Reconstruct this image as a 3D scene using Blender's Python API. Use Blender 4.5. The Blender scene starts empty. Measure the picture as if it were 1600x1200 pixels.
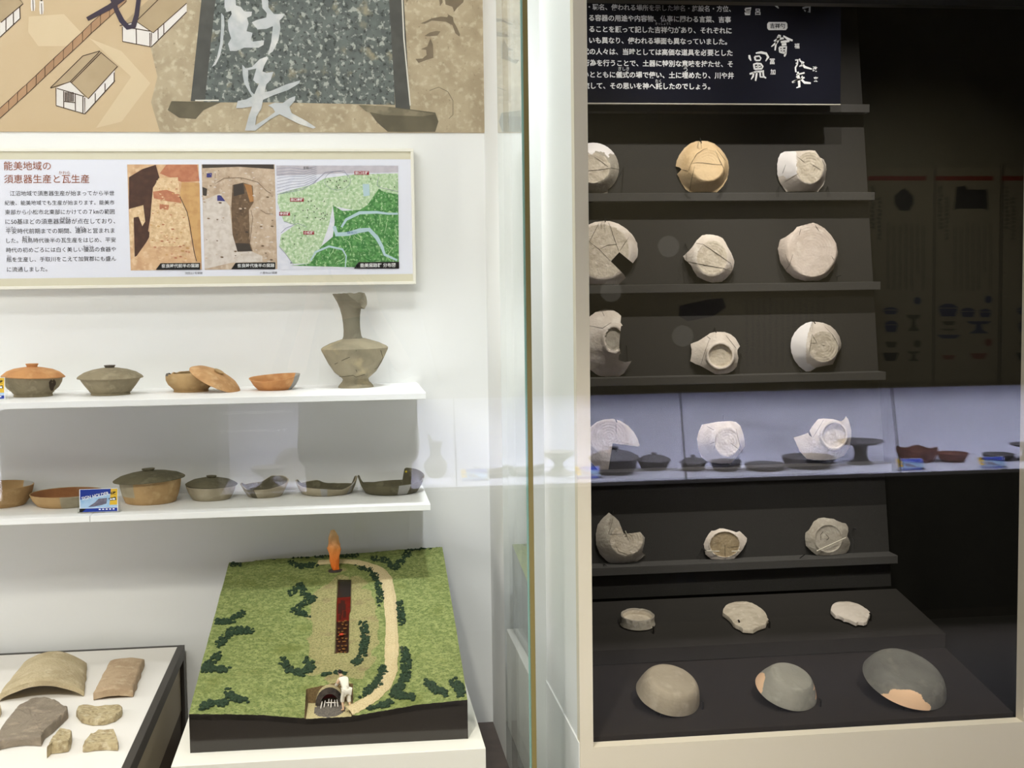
import bpy, bmesh, math, random
from mathutils import Vector, Matrix, Euler, noise as mnoise
random.seed(7)
SC = bpy.context.scene
COL = SC.collection
# ------------------------------------------------------------------ camera
FPX, YAW, PIT, ROL, EYE = 2039.0, 0.1285, 0.0729, 0.0134, 1.5
def _axes():
    cy, sy, cp, sp = math.cos(YAW), math.sin(YAW), math.cos(PIT), math.sin(PIT)
    f = Vector((sy*cp, cy*cp, -sp)); r = Vector((cy, -sy, 0)); d = f.cross(r)
    cr, sr = math.cos(ROL), math.sin(ROL)
    return r*cr + d*sr, d*cr - r*sr, f
RX, DN, FW = _axes()
cam_data = bpy.data.cameras.new('camera'); cam = bpy.data.objects.new('camera', cam_data); COL.objects.link(cam)
cam_data.sensor_width = 36; cam_data.lens = FPX/1600*36; cam_data.clip_start = .005; cam_data.clip_end = 60
up, back = -DN, -FW
cam.matrix_world = Matrix(((RX.x, up.x, back.x, 0), (RX.y, up.y, back.y, 0), (RX.z, up.z, back.z, EYE), (0, 0, 0, 1)))
SC.camera = cam
# ------------------------------------------------------------------ world, view, lights
w = bpy.data.worlds.new('world'); SC.world = w; w.use_nodes = True
w.node_tree.nodes['Background'].inputs[0].default_value = (.9, .95, 1, 1)
w.node_tree.nodes['Background'].inputs[1].default_value = .02
SC.view_settings.view_transform = 'Standard'; SC.view_settings.look = 'None'
SC.view_settings.exposure = 0.0; SC.view_settings.gamma = 1.0; SC.view_settings.use_curve_mapping = False
SC.cycles.use_denoising = True; SC.cycles.max_bounces = 8; SC.cycles.transparent_max_bounces = 16
SC.cycles.caustics_reflective = False; SC.cycles.caustics_refractive = False
def area(name, loc, target, sx, sy, power, col=(1, 1, 1)):
    l = bpy.data.lights.new(name, 'AREA'); l.shape = 'RECTANGLE'; l.size = sx; l.size_y = sy; l.energy = power; l.color = col
    o = bpy.data.objects.new(name, l); COL.objects.link(o); o.location = loc
    o.rotation_euler = (Vector(target)-Vector(loc)).to_track_quat('-Z', 'Y').to_euler(); return o
def spot(name, loc, target, power, angle, blend, col=(1, 1, 1), rad=.015):
    l = bpy.data.lights.new(name, 'SPOT'); l.energy = power; l.spot_size = math.radians(angle); l.spot_blend = blend
    l.color = col; l.shadow_soft_size = rad
    o = bpy.data.objects.new(name, l); COL.objects.link(o); o.location = loc
    o.rotation_euler = (Vector(target)-Vector(loc)).to_track_quat('-Z', 'Y').to_euler(); return o
G = 2.395                      # middle of the front glass
area('white_case_lamp', (-.5, 2.54, 2.60), (-.5, 3.0, .6), 1.8, .10, 8.6, (.965, .98, 1))
area('white_case_lamp', (-.5, 2.86, 2.60), (-.5, 3.08, .9), 1.8, .06, 3.0, (.97, .985, 1))
spot('white_case_fill_spot', (.22, 2.62, 2.58), (.32, 3.25, .70), 80, 40, 1.0, (.91, .955, 1), .05)  # added fill spot, lifts the low right back wall and side wall
for sx_ in (.62, .98, 1.30):
    spot('dark_case_spotlight', (sx_, 2.55, 2.56), (sx_+.02, 3.17, 1.63), 30, 56, .7, (1, .95, .88))
spot('dark_case_spotlight', (.95, 2.56, 2.56), (.95, 2.74, .70), 30, 42, .8, (1, .95, .88))
for ox_, ol_, op_ in ((.15, 1.3, 15), (2.25, 2.7, 128)):
    area('opposite_case_lamp', (ox_, -.95, 1.0), (ox_, -1.02, .66), ol_, .06, op_, (.82, .84, 1)).data.spread = math.radians(152)
area('opposite_case_lamp', (-2.0, -.93, 1.0), (-2.0, -1.25, .70), 1.0, .06, 50, (.95, .97, 1))
for rx_, pw_ in ((-.35, 270), (.95, 235)):
    spot('room_downlight', (rx_, .75, 2.72), (rx_, 2.1, 0), pw_, 68, 1.0, (1, .95, .86), .06)
area('white_case_side_fill', (-1.95, 2.52, 1.3), (.4, 3.0, 1.05), .05, 1.3, 10.5, (1, .975, .93))  # unseen fill light added at the left end to brighten under the shelves
area('room_soft_fill', (-.9, .75, 2.74), (-.5, 3.3, .9), 1.6, .7, 60, (1, .975, .93))  # broad soft fill added on the room side to lighten the left case
for lx_ in (1.1, 2.5):
    spot('poster_spotlight', (lx_, .75, 2.74), (lx_+.1, -.9, 1.35), 120, 62, 1.0, (1, .95, .85), .05)
# ------------------------------------------------------------------ points from the photograph
def ray(x, y):
    v = RX*((x-800)/FPX) + DN*((y-600)/FPX) + FW
    return v/v.y
def W(x, y, Y):
    r = ray(x, y); return Vector((r.x*Y, Y, EYE+r.z*Y))
def PZ(x, y, z):
    r = ray(x, y); Y = (z-EYE)/r.z; return Vector((r.x*Y, Y, z))
def PP(x, y, p0, n):
    r = ray(x, y); o = Vector((0, 0, EYE)); t = (Vector(p0)-o).dot(n)/r.dot(n); return o+r*t
def V(x, y, Yv):               # a place seen in the front glass, in the room behind the camera
    p = W(x, y, Yv); return Vector((p.x, 2*G-Yv, p.z))
def VZ(x, y, z):
    p = PZ(x, y, z); return Vector((p.x, 2*G-p.y, z))
def C(x0, y0, s, pts): return [(x0+x/s, y0+y/s) for x, y in pts]
# ------------------------------------------------------------------ materials
def lin(c):
    return tuple((v/255/12.92 if v/255 <= .04045 else ((v/255+.055)/1.055)**2.4) for v in c)
MATS = {}; VARK = .62
def mat(name, col, rough=.65, var=None, bump=None, spec=.3, metal=0, emit=None, speck=None):
    """var=(colour, scale, low, high) mottles; speck=(colour, scale, cut); bump=(scale, strength)"""
    if name in MATS: return MATS[name]
    m = bpy.data.materials.new(name); m.use_nodes = True; nt = m.node_tree; b = nt.nodes['Principled BSDF']
    c = (*lin(col), 1); b.inputs['Base Color'].default_value = c; b.inputs['Roughness'].default_value = rough
    b.inputs['Specular IOR Level'].default_value = spec; b.inputs['Metallic'].default_value = metal
    tc = nt.nodes.new('ShaderNodeTexCoord'); src = None
    def nz(scale, detail=6):
        n = nt.nodes.new('ShaderNodeTexNoise'); n.inputs['Scale'].default_value = scale; n.inputs['Detail'].default_value = detail
        nt.links.new(tc.outputs['Object'], n.inputs['Vector']); return n
    def ramp(fac, lo, hi):
        r = nt.nodes.new('ShaderNodeMapRange'); r.inputs['From Min'].default_value = lo; r.inputs['From Max'].default_value = hi; r.inputs['To Max'].default_value = VARK
        nt.links.new(fac, r.inputs['Value']); return r.outputs[0]
    def mix(fac, a, bcol):
        x = nt.nodes.new('ShaderNodeMix'); x.data_type = 'RGBA'; nt.links.new(fac, x.inputs[0])
        if a is None: x.inputs[6].default_value = c
        else: nt.links.new(a, x.inputs[6])
        x.inputs[7].default_value = (*lin(bcol), 1); return x.outputs[2]
    if var:
        vs = var if isinstance(var[0], (list, tuple)) and isinstance(var[0][0], (list, tuple)) else [var]
        for v in vs: src = mix(ramp(nz(v[1]).outputs[0], v[2], v[3]), src, v[0])
    if speck:
        src = mix(ramp(nz(speck[1], 2).outputs[0], speck[2], speck[2]+.04), src, speck[0])
    if src is not None: nt.links.new(src, b.inputs['Base Color'])
    if bump:
        bp = nt.nodes.new('ShaderNodeBump'); bp.inputs['Strength'].default_value = bump[1]; bp.inputs['Distance'].default_value = .004
        nt.links.new(nz(bump[0], 8).outputs[0], bp.inputs['Height']); nt.links.new(bp.outputs[0], b.inputs['Normal'])
    if emit:
        b.inputs['Emission Color'].default_value = (*lin(emit[0]), 1); b.inputs['Emission Strength'].default_value = emit[1]
    MATS[name] = m; return m
def glass_mat(name, f0, tint):
    if name in MATS: return MATS[name]
    m = bpy.data.materials.new(name); m.use_nodes = True; nt = m.node_tree; nt.nodes.clear(); N = nt.nodes.new; L = nt.links.new
    lw = N('ShaderNodeLayerWeight'); lw.inputs[0].default_value = .5
    pw = N('ShaderNodeMath'); pw.operation = 'POWER'; pw.inputs[1].default_value = 5; L(lw.outputs['Facing'], pw.inputs[0])
    ma = N('ShaderNodeMath'); ma.operation = 'MULTIPLY_ADD'; ma.inputs[1].default_value = 1-f0; ma.inputs[2].default_value = f0; L(pw.outputs[0], ma.inputs[0])
    tr = N('ShaderNodeBsdfTransparent'); tr.inputs[0].default_value = (*tint, 1)
    gl = N('ShaderNodeBsdfGlossy'); gl.inputs['Roughness'].default_value = 0; gl.inputs['Color'].default_value = (1, 1, 1, 1)
    mx = N('ShaderNodeMixShader'); L(ma.outputs[0], mx.inputs[0]); L(tr.outputs[0], mx.inputs[1]); L(gl.outputs[0], mx.inputs[2])
    out = N('ShaderNodeOutputMaterial'); L(mx.outputs[0], out.inputs[0]); MATS[name] = m; return m
# ------------------------------------------------------------------ mesh building
WL = {}
class MB:
    def __init__(s): s.v, s.f, s.m = [], [], []
    def add(s, vs, fs, mi=0):
        o = len(s.v); s.v += [tuple(p) for p in vs]; s.f += [tuple(i+o for i in f) for f in fs]; s.m += [mi]*len(fs); return s
    def box(s, x0, x1, y0, y1, z0, z1, mi=0):
        return s.add([(x, y, z) for z in (z0, z1) for y in (y0, y1) for x in (x0, x1)],
                     [(0, 2, 3, 1), (4, 5, 7, 6), (0, 1, 5, 4), (2, 6, 7, 3), (0, 4, 6, 2), (1, 3, 7, 5)], mi)
    def hexa(s, p, mi=0):      # eight corners, bottom ring then top ring
        return s.add(p, [(3, 2, 1, 0), (4, 5, 6, 7), (0, 1, 5, 4), (1, 2, 6, 5), (2, 3, 7, 6), (3, 0, 4, 7)], mi)
    def prism(s, pts, ext, mi=0, side=None):
        n = len(pts); ext = Vector(ext); a = [Vector(p) for p in pts]; b = [p+ext for p in a]
        s.add(a+b, [tuple(range(n)), tuple(range(2*n-1, n-1, -1))], mi)
        return s.add(a+b, [(i, i+n, (i+1) % n+n, (i+1) % n) for i in range(n)], mi if side is None else side)
    def tube(s, pts, r, n=8, mi=0, cap=True):
        pts = [Vector(p) for p in pts]; rs = r if isinstance(r, (list, tuple)) else [r]*len(pts); vs = []; fs = []
        for i, p in enumerate(pts):
            t = (pts[min(i+1, len(pts)-1)]-pts[max(i-1, 0)]).normalized()
            a = t.cross(Vector((.31, .22, .93))).normalized(); b = t.cross(a)
            vs += [p+(a*math.cos(2*math.pi*k/n)+b*math.sin(2*math.pi*k/n))*rs[i] for k in range(n)]
        for i in range(len(pts)-1):
            fs += [(i*n+k, i*n+(k+1) % n, (i+1)*n+(k+1) % n, (i+1)*n+k) for k in range(n)]
        if cap: fs += [tuple(range(n-1, -1, -1)), tuple((len(pts)-1)*n+k for k in range(n))]
        return s.add(vs, fs, mi)
    def lathe(s, prof, c, n=64, mi=0, rf=None, zf=None, M=None, mf=None):
        """prof = [(r, z)] closed or open; rf(a, i) scales the radius, zf(a, r, z) adds height; M rotates about the centre; mf(face angle, ring) picks a material"""
        c = Vector(c); vs = []; k = len(prof)
        for j in range(n):
            a = 2*math.pi*j/n
            for i, (r, z) in enumerate(prof):
                q = r*(rf(a, i) if rf else 1); p = Vector((q*math.cos(a), q*math.sin(a), z+(zf(a, r, z) if zf else 0)))
                vs.append(c+(M@p if M else p))
        o = len(s.v); s.v += [tuple(p) for p in vs]
        for j in range(n):
            for i in range(k-1):
                a, b = j*k+i, ((j+1) % n)*k+i
                if prof[i][0] < 1e-6: f = (a, b+1, a+1)
                elif prof[i+1][0] < 1e-6: f = (a, b, a+1)
                else: f = (a, b, b+1, a+1)
                s.f.append(tuple(x+o for x in f)); s.m.append(mf(2*math.pi*(j+.5)/n, i) if mf else mi)
        return s
    def ico(s, c, r, mi=0, sub=1, sq=(1, 1, 1)):
        bm = bmesh.new(); bmesh.ops.create_icosphere(bm, subdivisions=sub, radius=1)
        vs = [(c[0]+v.co.x*r*sq[0], c[1]+v.co.y*r*sq[1], c[2]+v.co.z*r*sq[2]) for v in bm.verts]
        fs = [tuple(v.index for v in f.verts) for f in bm.faces]; bm.free(); return s.add(vs, fs, mi)
    def build(s, name, mats, parent=None, smooth=False, bevel=0, label=None, loc=None, weld=False):
        if not isinstance(mats, (list, tuple)): mats = [mats]
        me = bpy.data.meshes.new(name); xs = [p[0] for p in s.v]; ys = [p[1] for p in s.v]; zs = [p[2] for p in s.v]
        o3 = Vector(loc) if loc is not None else Vector(((min(xs)+max(xs))/2, (min(ys)+max(ys))/2, min(zs)))
        me.from_pydata([tuple(Vector(p)-o3) for p in s.v], [], s.f)
        for m in mats: me.materials.append(m)
        me.polygons.foreach_set('material_index', s.m)
        bm = bmesh.new(); bm.from_mesh(me)
        if weld: bmesh.ops.remove_doubles(bm, verts=bm.verts, dist=1e-6)
        bmesh.ops.recalc_face_normals(bm, faces=bm.faces)
        bm.to_mesh(me); bm.free()
        if smooth:
            me.polygons.foreach_set('use_smooth', [True]*len(me.polygons))
            try: me.set_sharp_from_angle(angle=math.radians(50))
            except Exception: pass
        me.update(); o = bpy.data.objects.new(name, me); COL.objects.link(o); o.location = o3; WL[o.name] = o3
        if parent: adopt(o, parent)
        if bevel:
            b = o.modifiers.new('bevel', 'BEVEL'); b.width = bevel; b.segments = 2; b.limit_method = 'ANGLE'
        if label: o['label'] = label
        return o
def adopt(o, parent):
    o.parent = parent; o.matrix_parent_inverse = Matrix.Translation(-WL[parent.name])
def tag(o, label, cat, group=None):
    o['label'] = label; o['category'] = cat
    if group: o['group'] = group
    return o
def thing(name, label, cat, loc, group=None):
    o = bpy.data.objects.new(name, None); COL.objects.link(o); o.location = loc; o.empty_display_size = .02
    WL[o.name] = Vector(loc); return tag(o, label, cat, group)
def struct(o): o['kind'] = 'structure'; return o
# ------------------------------------------------------------------ lettering
def text(mb, s, a, b, mi=0, asp=1.0, n=None, bold=0, box=None):
    """lettering s from point a to point b (its left and right ends, on the line's middle); the surface faces n"""
    a, b = Vector(a), Vector(b); ux = b-a; wid = ux.length; ux.normalize(); n = Vector(n if n is not None else (0, -1, 0)); uz = n.cross(ux)
    cu = bpy.data.curves.new('lettering', 'FONT'); cu.body = s; cu.size = 1; cu.offset = bold; cu.resolution_u = 3
    o = bpy.data.objects.new('lettering', cu); COL.objects.link(o)
    dg = bpy.context.evaluated_depsgraph_get(); me = o.evaluated_get(dg).to_mesh()
    vs = [v.co.copy() for v in me.vertices]; fs = [tuple(p.vertices) for p in me.polygons]
    o.evaluated_get(dg).to_mesh_clear(); bpy.data.objects.remove(o); bpy.data.curves.remove(cu)
    if not vs: return
    x0, x1 = min(v.x for v in vs), max(v.x for v in vs); k = wid/max(x1-x0, 1e-6)
    if box is None: yc, ky = .36, k*asp
    else:
        y0, y1 = min(v.y for v in vs), max(v.y for v in vs); yc = (y0+y1)/2; ky = box/max(y1-y0, 1e-6)
    mb.add([a+ux*((v.x-x0)*k)+uz*((v.y-yc)*ky) for v in vs], fs, mi)
def stroke(mb, pts, ws, lift, mi=0):
    """a brush or pen line: pts in space, ws widths; lies in the XZ plane, lifted towards -Y"""
    pts = [Vector(p) for p in pts]; ws = ws if isinstance(ws, (list, tuple)) else [ws]*len(pts); L, R = [], []
    for i, p in enumerate(pts):
        t = pts[min(i+1, len(pts)-1)]-pts[max(i-1, 0)]; t.y = 0; t.normalize(); nrm = Vector((-t.z, 0, t.x))*(ws[i]/2); q = p+Vector((0, -lift, 0))
        L.append(q+nrm); R.append(q-nrm)
    for i in range(len(pts)-1): mb.add([L[i], L[i+1], R[i+1], R[i]], [(0, 1, 2, 3)], mi)
# ================================================================== the room and the two cases
M_wall = mat('white_wall_paint', (234, 234, 231), .8, bump=(180, .03))
M_case = mat('white_case_panel', (248, 247, 246), .6)
M_beige = mat('beige_frame_paint', (226, 216, 196), .6)
M_darkwall = mat('dark_case_lining', (26, 25, 19), .95, ((22, 21, 16), 30, .4, .6))
M_fabric = mat('dark_grey_fabric', (54, 52, 49), .95, ((47, 45, 43), 420, .35, .65), bump=(900, .25))
M_fabric2 = mat('dark_step_cloth', (42, 39, 35), .9, ((37, 34, 31), 300, .35, .65), bump=(700, .15))
M_base_step = mat('dark_brown_step_board', (36, 30, 25), .85, ((30, 25, 21), 40, .35, .65), bump=(500, .1))
M_ledge = mat('dark_grey_ledge_cloth', (74, 72, 69), .9, ((64, 62, 60), 420, .35, .65), bump=(900, .2))
M_shelf = mat('white_shelf_board', (252, 252, 250), .45)
M_floor = mat('brown_floor', (92, 82, 70), .5, ((80, 72, 62), 12, .4, .6))
M_cfloor = mat('case_floor_brown', (78, 68, 62), .7, ((64, 56, 52), 25, .4, .65))
M_ceil = mat('dark_ceiling', (48, 46, 42), .9)
M_opp = mat('opposite_wall_paint', (146, 138, 112), .8, ((132, 124, 100), 3, .35, .65))
M_black = mat('black_trim', (14, 14, 15), .5)
M_seal = mat('olive_sealant', (122, 110, 66), .35)
M_edge = mat('green_glass_edge', (160, 205, 195), .15, spec=.5)
GLASS = glass_mat('front_glass_clear', .042, (.985, .99, .985))
FIN = glass_mat('fin_glass_green', .05, (.95, .985, .975))
def sbox(name, m, *b):
    return struct(MB().box(*b).build(name, m))
sbox('floor', M_floor, -3.2, 4.4, -1.6, 3.6, -.05, 0)
sbox('ceiling', M_ceil, -3.2, 4.4, -1.6, 3.6, 2.8, 2.85)
sbox('wall_back', M_wall, -2.1, .44, 3.4, 3.46, 0, 2.8)
sbox('wall_left', M_wall, -2.16, -2.1, 2.44, 3.46, 0, 2.8)
sbox('wall_partition', M_wall, .376, .44, 2.86, 3.4, 0, 2.8)
sbox('ceiling_white_case', M_wall, -2.1, .44, 2.42, 3.4, 2.62, 2.8)
sbox('floor_white_case', M_cfloor, -2.1, .44, 2.42, 3.4, .28, .344)
sbox('wall_front_plinth', M_beige, -2.1, .44, 2.385, 2.42, 0, .30)
# the white side of the dark case, upper and lower panel with a fine ledge between them
sbox('wall_case_side_upper', M_case, .44, .452, 2.445, 3.4, .618, 2.62)
sbox('wall_case_side_lower', M_case, .4375, .452, 2.445, 3.4, .344, .6165)
# beige front of the dark case round its opening
FY = 2.44
fx0, fx1, fx2, fz0, fz1 = .4392, .4653, 1.3535, .608, 2.036
sbox('wall_frame_left', M_beige, fx0, fx1, FY, FY+.03, fz0, 2.6)
sbox('wall_frame_bottom', M_beige, fx0, 1.75, FY, FY+.03, 0, fz0)
sbox('wall_frame_right', M_beige, fx2, 1.75, FY, FY+.03, fz0, 2.6)
sbox('trim_frame_top', M_black, fx1, fx2, FY, FY+.03, fz1, 2.6)
sbox('wall_dark_back', M_darkwall, .452, 2.1, 3.46, 3.5, .4, 2.8)
sbox('wall_dark_right', M_darkwall, 2.05, 2.1, 2.47, 3.46, .4, 2.8)
sbox('wall_dark_left', M_darkwall, .4525, .458, 2.475, 3.46, .4, 2.7)
sbox('floor_dark_case', M_darkwall, .452, 2.1, 2.475, 3.46, .5, .55)
sbox('ceiling_dark_case', M_black, .452, 2.1, 2.475, 3.46, 2.66, 2.8)
# front glass: two panes meeting over a glass fin
sbox('window_1', GLASS, -2.1, .3375, G-.005, G+.005, .30, 2.8)
sbox('window_2', GLASS, .3465, 1.75, G-.005, G+.005, .05, 2.8)
sbox('trim_1', M_seal, .3375, .3465, G-.0045, G+.0045, .30, 2.8)
fin = MB().box(.335, .347, 2.4015, 2.772, .344, 2.62).build('glass_fin', FIN)
tag(fin, 'green-tinted glass fin standing upright behind the joint of the front panes', 'glass fin')
e = MB().box(.3345, .3475, 2.4005, 2.4014, .344, 2.62).build('front_edge', M_edge, fin, label='green polished glass edge')
# ================================================================== the white case: mural
WY = 3.4
def rect(mb, x0, y0, x1, y1, Y, lift, mi=0):
    xm, ym = (x0+x1)/2, (y0+y1)/2
    a, b, c, d = W(x0, ym, Y).x, W(x1, ym, Y).x, W(xm, y1, Y).z, W(xm, y0, Y).z
    mb.add([(a, Y-lift, c), (b, Y-lift, c), (b, Y-lift, d), (a, Y-lift, d)], [(0, 1, 2, 3)], mi)
def poly(mb, pts, Y, lift, mi=0):
    mb.add([W(x, y, Y)-Vector((0, lift, 0)) for x, y in pts], [tuple(range(len(pts)))], mi)
def pline(mb, pts, wpx, Y, lift, mi=0):
    stroke(mb, [W(x, y, Y) for x, y in pts], [v*Y/FPX for v in wpx] if isinstance(wpx, (list, tuple)) else wpx*Y/FPX, lift, mi)
mz = 1.5+.119*3.395
mural = thing('wall_mural', 'large printed mural of thatched huts and an excavated pit with brush characters, across the top', 'mural', (-.4, WY, mz))
MB().box(-1.6, .3755, WY-.004, WY, mz, 2.6).build('mural_board', mat('mural_tan_print', (198, 175, 140), .7, [((184, 158, 120), 2.2, .45, .65), ((208, 188, 156), 5, .5, .72)]), mural)
MY = WY-.004
mu = MB()
mm = [mat('mural_sand_photo', (178, 163, 135), .75, [((152, 136, 110), 14, .42, .62), ((202, 190, 162), 60, .52, .66), ((130, 116, 94), 140, .64, .70)]),
      mat('mural_gravel', (104, 110, 106), .75, [((70, 76, 74), 26, .4, .6), ((190, 192, 180), 70, .55, .61), ((30, 34, 34), 90, .57, .62), ((170, 160, 130), 18, .6, .7)]),
      mat('mural_plank', (76, 76, 72), .75, ((92, 92, 86), 30, .4, .7)),
      mat('mural_log', (116, 108, 88), .75, [((150, 140, 116), 20, .45, .6), ((80, 74, 60), 30, .55, .7)]),
      mat('mural_shadow', (92, 86, 70), .75, ((112, 104, 84), 20, .4, .6)),
      mat('mural_roof', (170, 150, 118), .75, ((184, 164, 132), 14, .4, .65)), mat('mural_hut_wall', (222, 216, 208), .75),
      mat('mural_line', (74, 58, 46), .75), mat('mural_fence', (176, 140, 106), .75, ((160, 126, 96), 18, .4, .6)),
      mat('mural_ink', (66, 56, 64), .75, ((54, 50, 70), 12, .4, .6)),
      mat('mural_brush_white', (188, 190, 190), .75, [((160, 166, 166), 26, .45, .62), ((226, 222, 214), 12, .5, .65)]),
      mat('mural_brush_brown', (126, 112, 92), .75, ((110, 98, 80), 18, .4, .6)), mat('mural_pale_ground', (208, 188, 154), .75),
      mat('mural_light_line', (214, 210, 196), .75)]
poly(mu, [(240, -30), (232, 60), (246, 120), (236, 160), (250, 206.5), (757, 206.5), (755, -30)], MY, .0004, 0)
poly(mu, [(338, -30), (610, -30), (617, 164), (430, 160), (318, 160)], MY, .0008, 1)
poly(mu, [(318, -30), (340, -30), (320, 158), (298, 158)], MY, .0012, 2); poly(mu, [(606, -30), (629, -30), (641, 172), (618, 170)], MY, .0012, 2)
poly(mu, [(268, 158), (345, 160), (318, 172), (306, 186), (280, 184), (262, 172)], MY, .0010, 4)
poly(mu, [(571, 166), (600, 166), (650, 172), (680, 176), (685, 190), (680, 206), (606, 206), (588, 190)], MY, .0014, 4)
poly(mu, [(560, 164), (600, 166), (650, 174), (682, 178), (660, 182), (600, 180), (572, 174)], MY, .0018, 3)
pline(mu, [(627, -30), (631, 60), (641, 165)], 2, MY, .0016, 13); pline(mu, [(305, 157), (342, 157)], 2, MY, .0018, 13)
poly(mu, [(45, 26), (100, 22), (135, 60), (118, 72), (60, 72), (44, 50)], MY, .0004, 12); poly(mu, [(140, 60), (190, 80), (235, 130), (190, 190), (150, 200), (205, 120)], MY, .0004, 12)
def hut(roof, walls, lines):
    for p in walls: poly(mu, p, MY, .0006, 6)
    for p in roof: poly(mu, p, MY, .0009, 5)
    for p in lines: pline(mu, p, 1.3, MY, .0013, 7)
H = lambda pts: C(0, 0, 5.827, pts)
hut([H([(460, 800), (755, 510), (910, 465), (640, 745)]), H([(640, 745), (915, 480), (1070, 605), (805, 900)])],
    [H([(510, 800), (640, 745), (780, 890), (770, 1035), (515, 960)]), H([(780, 890), (1045, 640), (1045, 735), (775, 1035)])],
    [H(q) for q in ([(460, 800), (755, 510), (910, 465)], [(460, 803), (640, 745), (805, 900), (1070, 605), (915, 475)], [(640, 745), (910, 468)], [(652, 752), (918, 484)], [(510, 800), (512, 962), (772, 1038), (772, 890)], [(580, 830), (582, 980)], [(685, 855), (688, 1010)],
                    [(755, 880), (756, 1030)], [(868, 850), (868, 935)], [(957, 760), (957, 840)], [(1040, 660), (1040, 738)], [(775, 1036), (1048, 735)], [(520, 805), (770, 880)], [(585, 925), (685, 935)])])
for i in range(6): pline(mu, H([(595+i*14, 840), (597+i*14, 925)]), 1.6, MY, .0013, 7)
hut([H([(1100, 230), (1320, 30), (1420, -60), (1500, -60), (1230, 190)]), H([(1230, 190), (1500, -60), (1700, -60), (1700, 30), (1395, 300)])],
    [H([(1115, 240), (1230, 190), (1385, 300), (1375, 425), (1115, 375)]), H([(1385, 300), (1700, 30), (1700, 110), (1380, 425)])],
    [H(q) for q in ([(1090, 235), (1240, 195), (1395, 300), (1700, 30)], [(1240, 195), (1500, -60)], [(1115, 245), (1117, 378), (1378, 428), (1380, 300)], [(1240, 260), (1243, 400)], [(1365, 300), (1366, 422)], [(1440, 260), (1440, 360)], [(1492, 215), (1492, 315)], [(1380, 427), (1700, 110)], [(1130, 245), (1370, 285)])])
hut([H([(-60, -60), (180, -30), (212, 35), (10, 205), (-60, 190)])], [H([(0, 200), (180, 55), (185, 165), (0, 340)])],
    [H(q) for q in ([(150, -40), (212, 35), (10, 205)], [(55, 165), (55, 290)], [(122, 110), (124, 225)], [(180, 65), (185, 165)], [(0, 340), (188, 165)])])
fb = [(-60, 1040), (80, 915), (160, 840), (245, 765), (330, 685), (410, 608), (490, 533), (578, 452), (662, 372), (752, 290), (830, 212), (915, 137), (998, 62), (1070, -5), (1150, -80)]
for (ax, ay), (bx, by) in zip(fb, fb[1:]):
    q = H([(ax, ay), (bx, by), (bx, by+92), (ax, ay+92)]); poly(mu, q, MY, .0007, 8); pline(mu, q+[q[0]], 1.1, MY, .0011, 7)
pline(mu, H([(795, 175), (1000, 65), (1180, -60)]), [6, 8, 9], MY, .0018, 9); pline(mu, H([(1010, -40), (1060, 90), (1110, 190), (1165, 250), (1215, 240), (1245, 140), (1270, -60)]), [6, 7, 8, 8, 8, 7, 6], MY, .0020, 9)
for fx_, dy in ((300, 0), (378, 30)):
    poly(mu, H([(fx_-18, -20+dy), (fx_+18, -20+dy), (fx_+22, 60+dy), (fx_+14, 100+dy), (fx_-14, 100+dy), (fx_-20, 60+dy)]), MY, .0006, 6); pline(mu, H([(fx_, 0+dy), (fx_+4, 100+dy)]), 1, MY, .001, 7)
    poly(mu, H([(fx_-9, -40+dy), (fx_+9, -40+dy), (fx_+8, -18+dy), (fx_-8, -18+dy)]), MY, .001, 7)
K = lambda pts: C(320, 0, 5.825, pts)
for q in ([(150, 118), (175, 150), (180, 230), (165, 400), (140, 510), (100, 590), (65, 612), (110, 530), (140, 400), (150, 240)],
          [(180, -40), (280, -40), (285, 50), (330, 65), (360, 105), (430, 108), (425, 145), (385, 165), (400, 215), (380, 285), (435, 300), (420, 365), (440, 380), (540, 368), (535, 410), (490, 436), (360, 435), (290, 465), (230, 465), (212, 400), (240, 350), (215, 270), (210, 190), (245, 130), (240, 100), (200, 112), (180, 60)],
          [(515, -40), (575, -40), (580, 70), (630, 130), (725, 128), (715, 155), (680, 190), (690, 260), (670, 370), (620, 470), (575, 500), (605, 380), (620, 240), (560, 265), (480, 268), (428, 205), (470, 185), (560, 160), (565, 120), (525, 75)],
          [(342, 590), (375, 625), (430, 610), (500, 540), (565, 515), (578, 530), (540, 600), (525, 650), (560, 665), (625, 655), (600, 730), (560, 770), (545, 840), (600, 830), (740, 770), (870, 732), (860, 760), (760, 820), (620, 870), (530, 910), (515, 990), (470, 1060), (460, 1140), (560, 1080), (640, 1020), (620, 985), (575, 960), (640, 935), (710, 940), (770, 895), (825, 875), (820, 915), (770, 975), (790, 1030), (920, 1100), (1010, 1160), (990, 1172), (860, 1130), (740, 1070), (680, 1040), (590, 1090), (460, 1190), (365, 1190), (400, 1060), (430, 970), (340, 985), (285, 985), (300, 920), (380, 905), (430, 880), (395, 820), (360, 760), (345, 680)]):
    poly(mu, K(q), MY, .0022, 10)
poly(mu, K([(395, 640), (470, 625), (440, 730), (470, 760), (495, 760), (450, 860), (420, 830), (395, 740)]), MY, .0024, 1)
J = lambda pts: C(560, 0, 5.582, pts)
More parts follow.
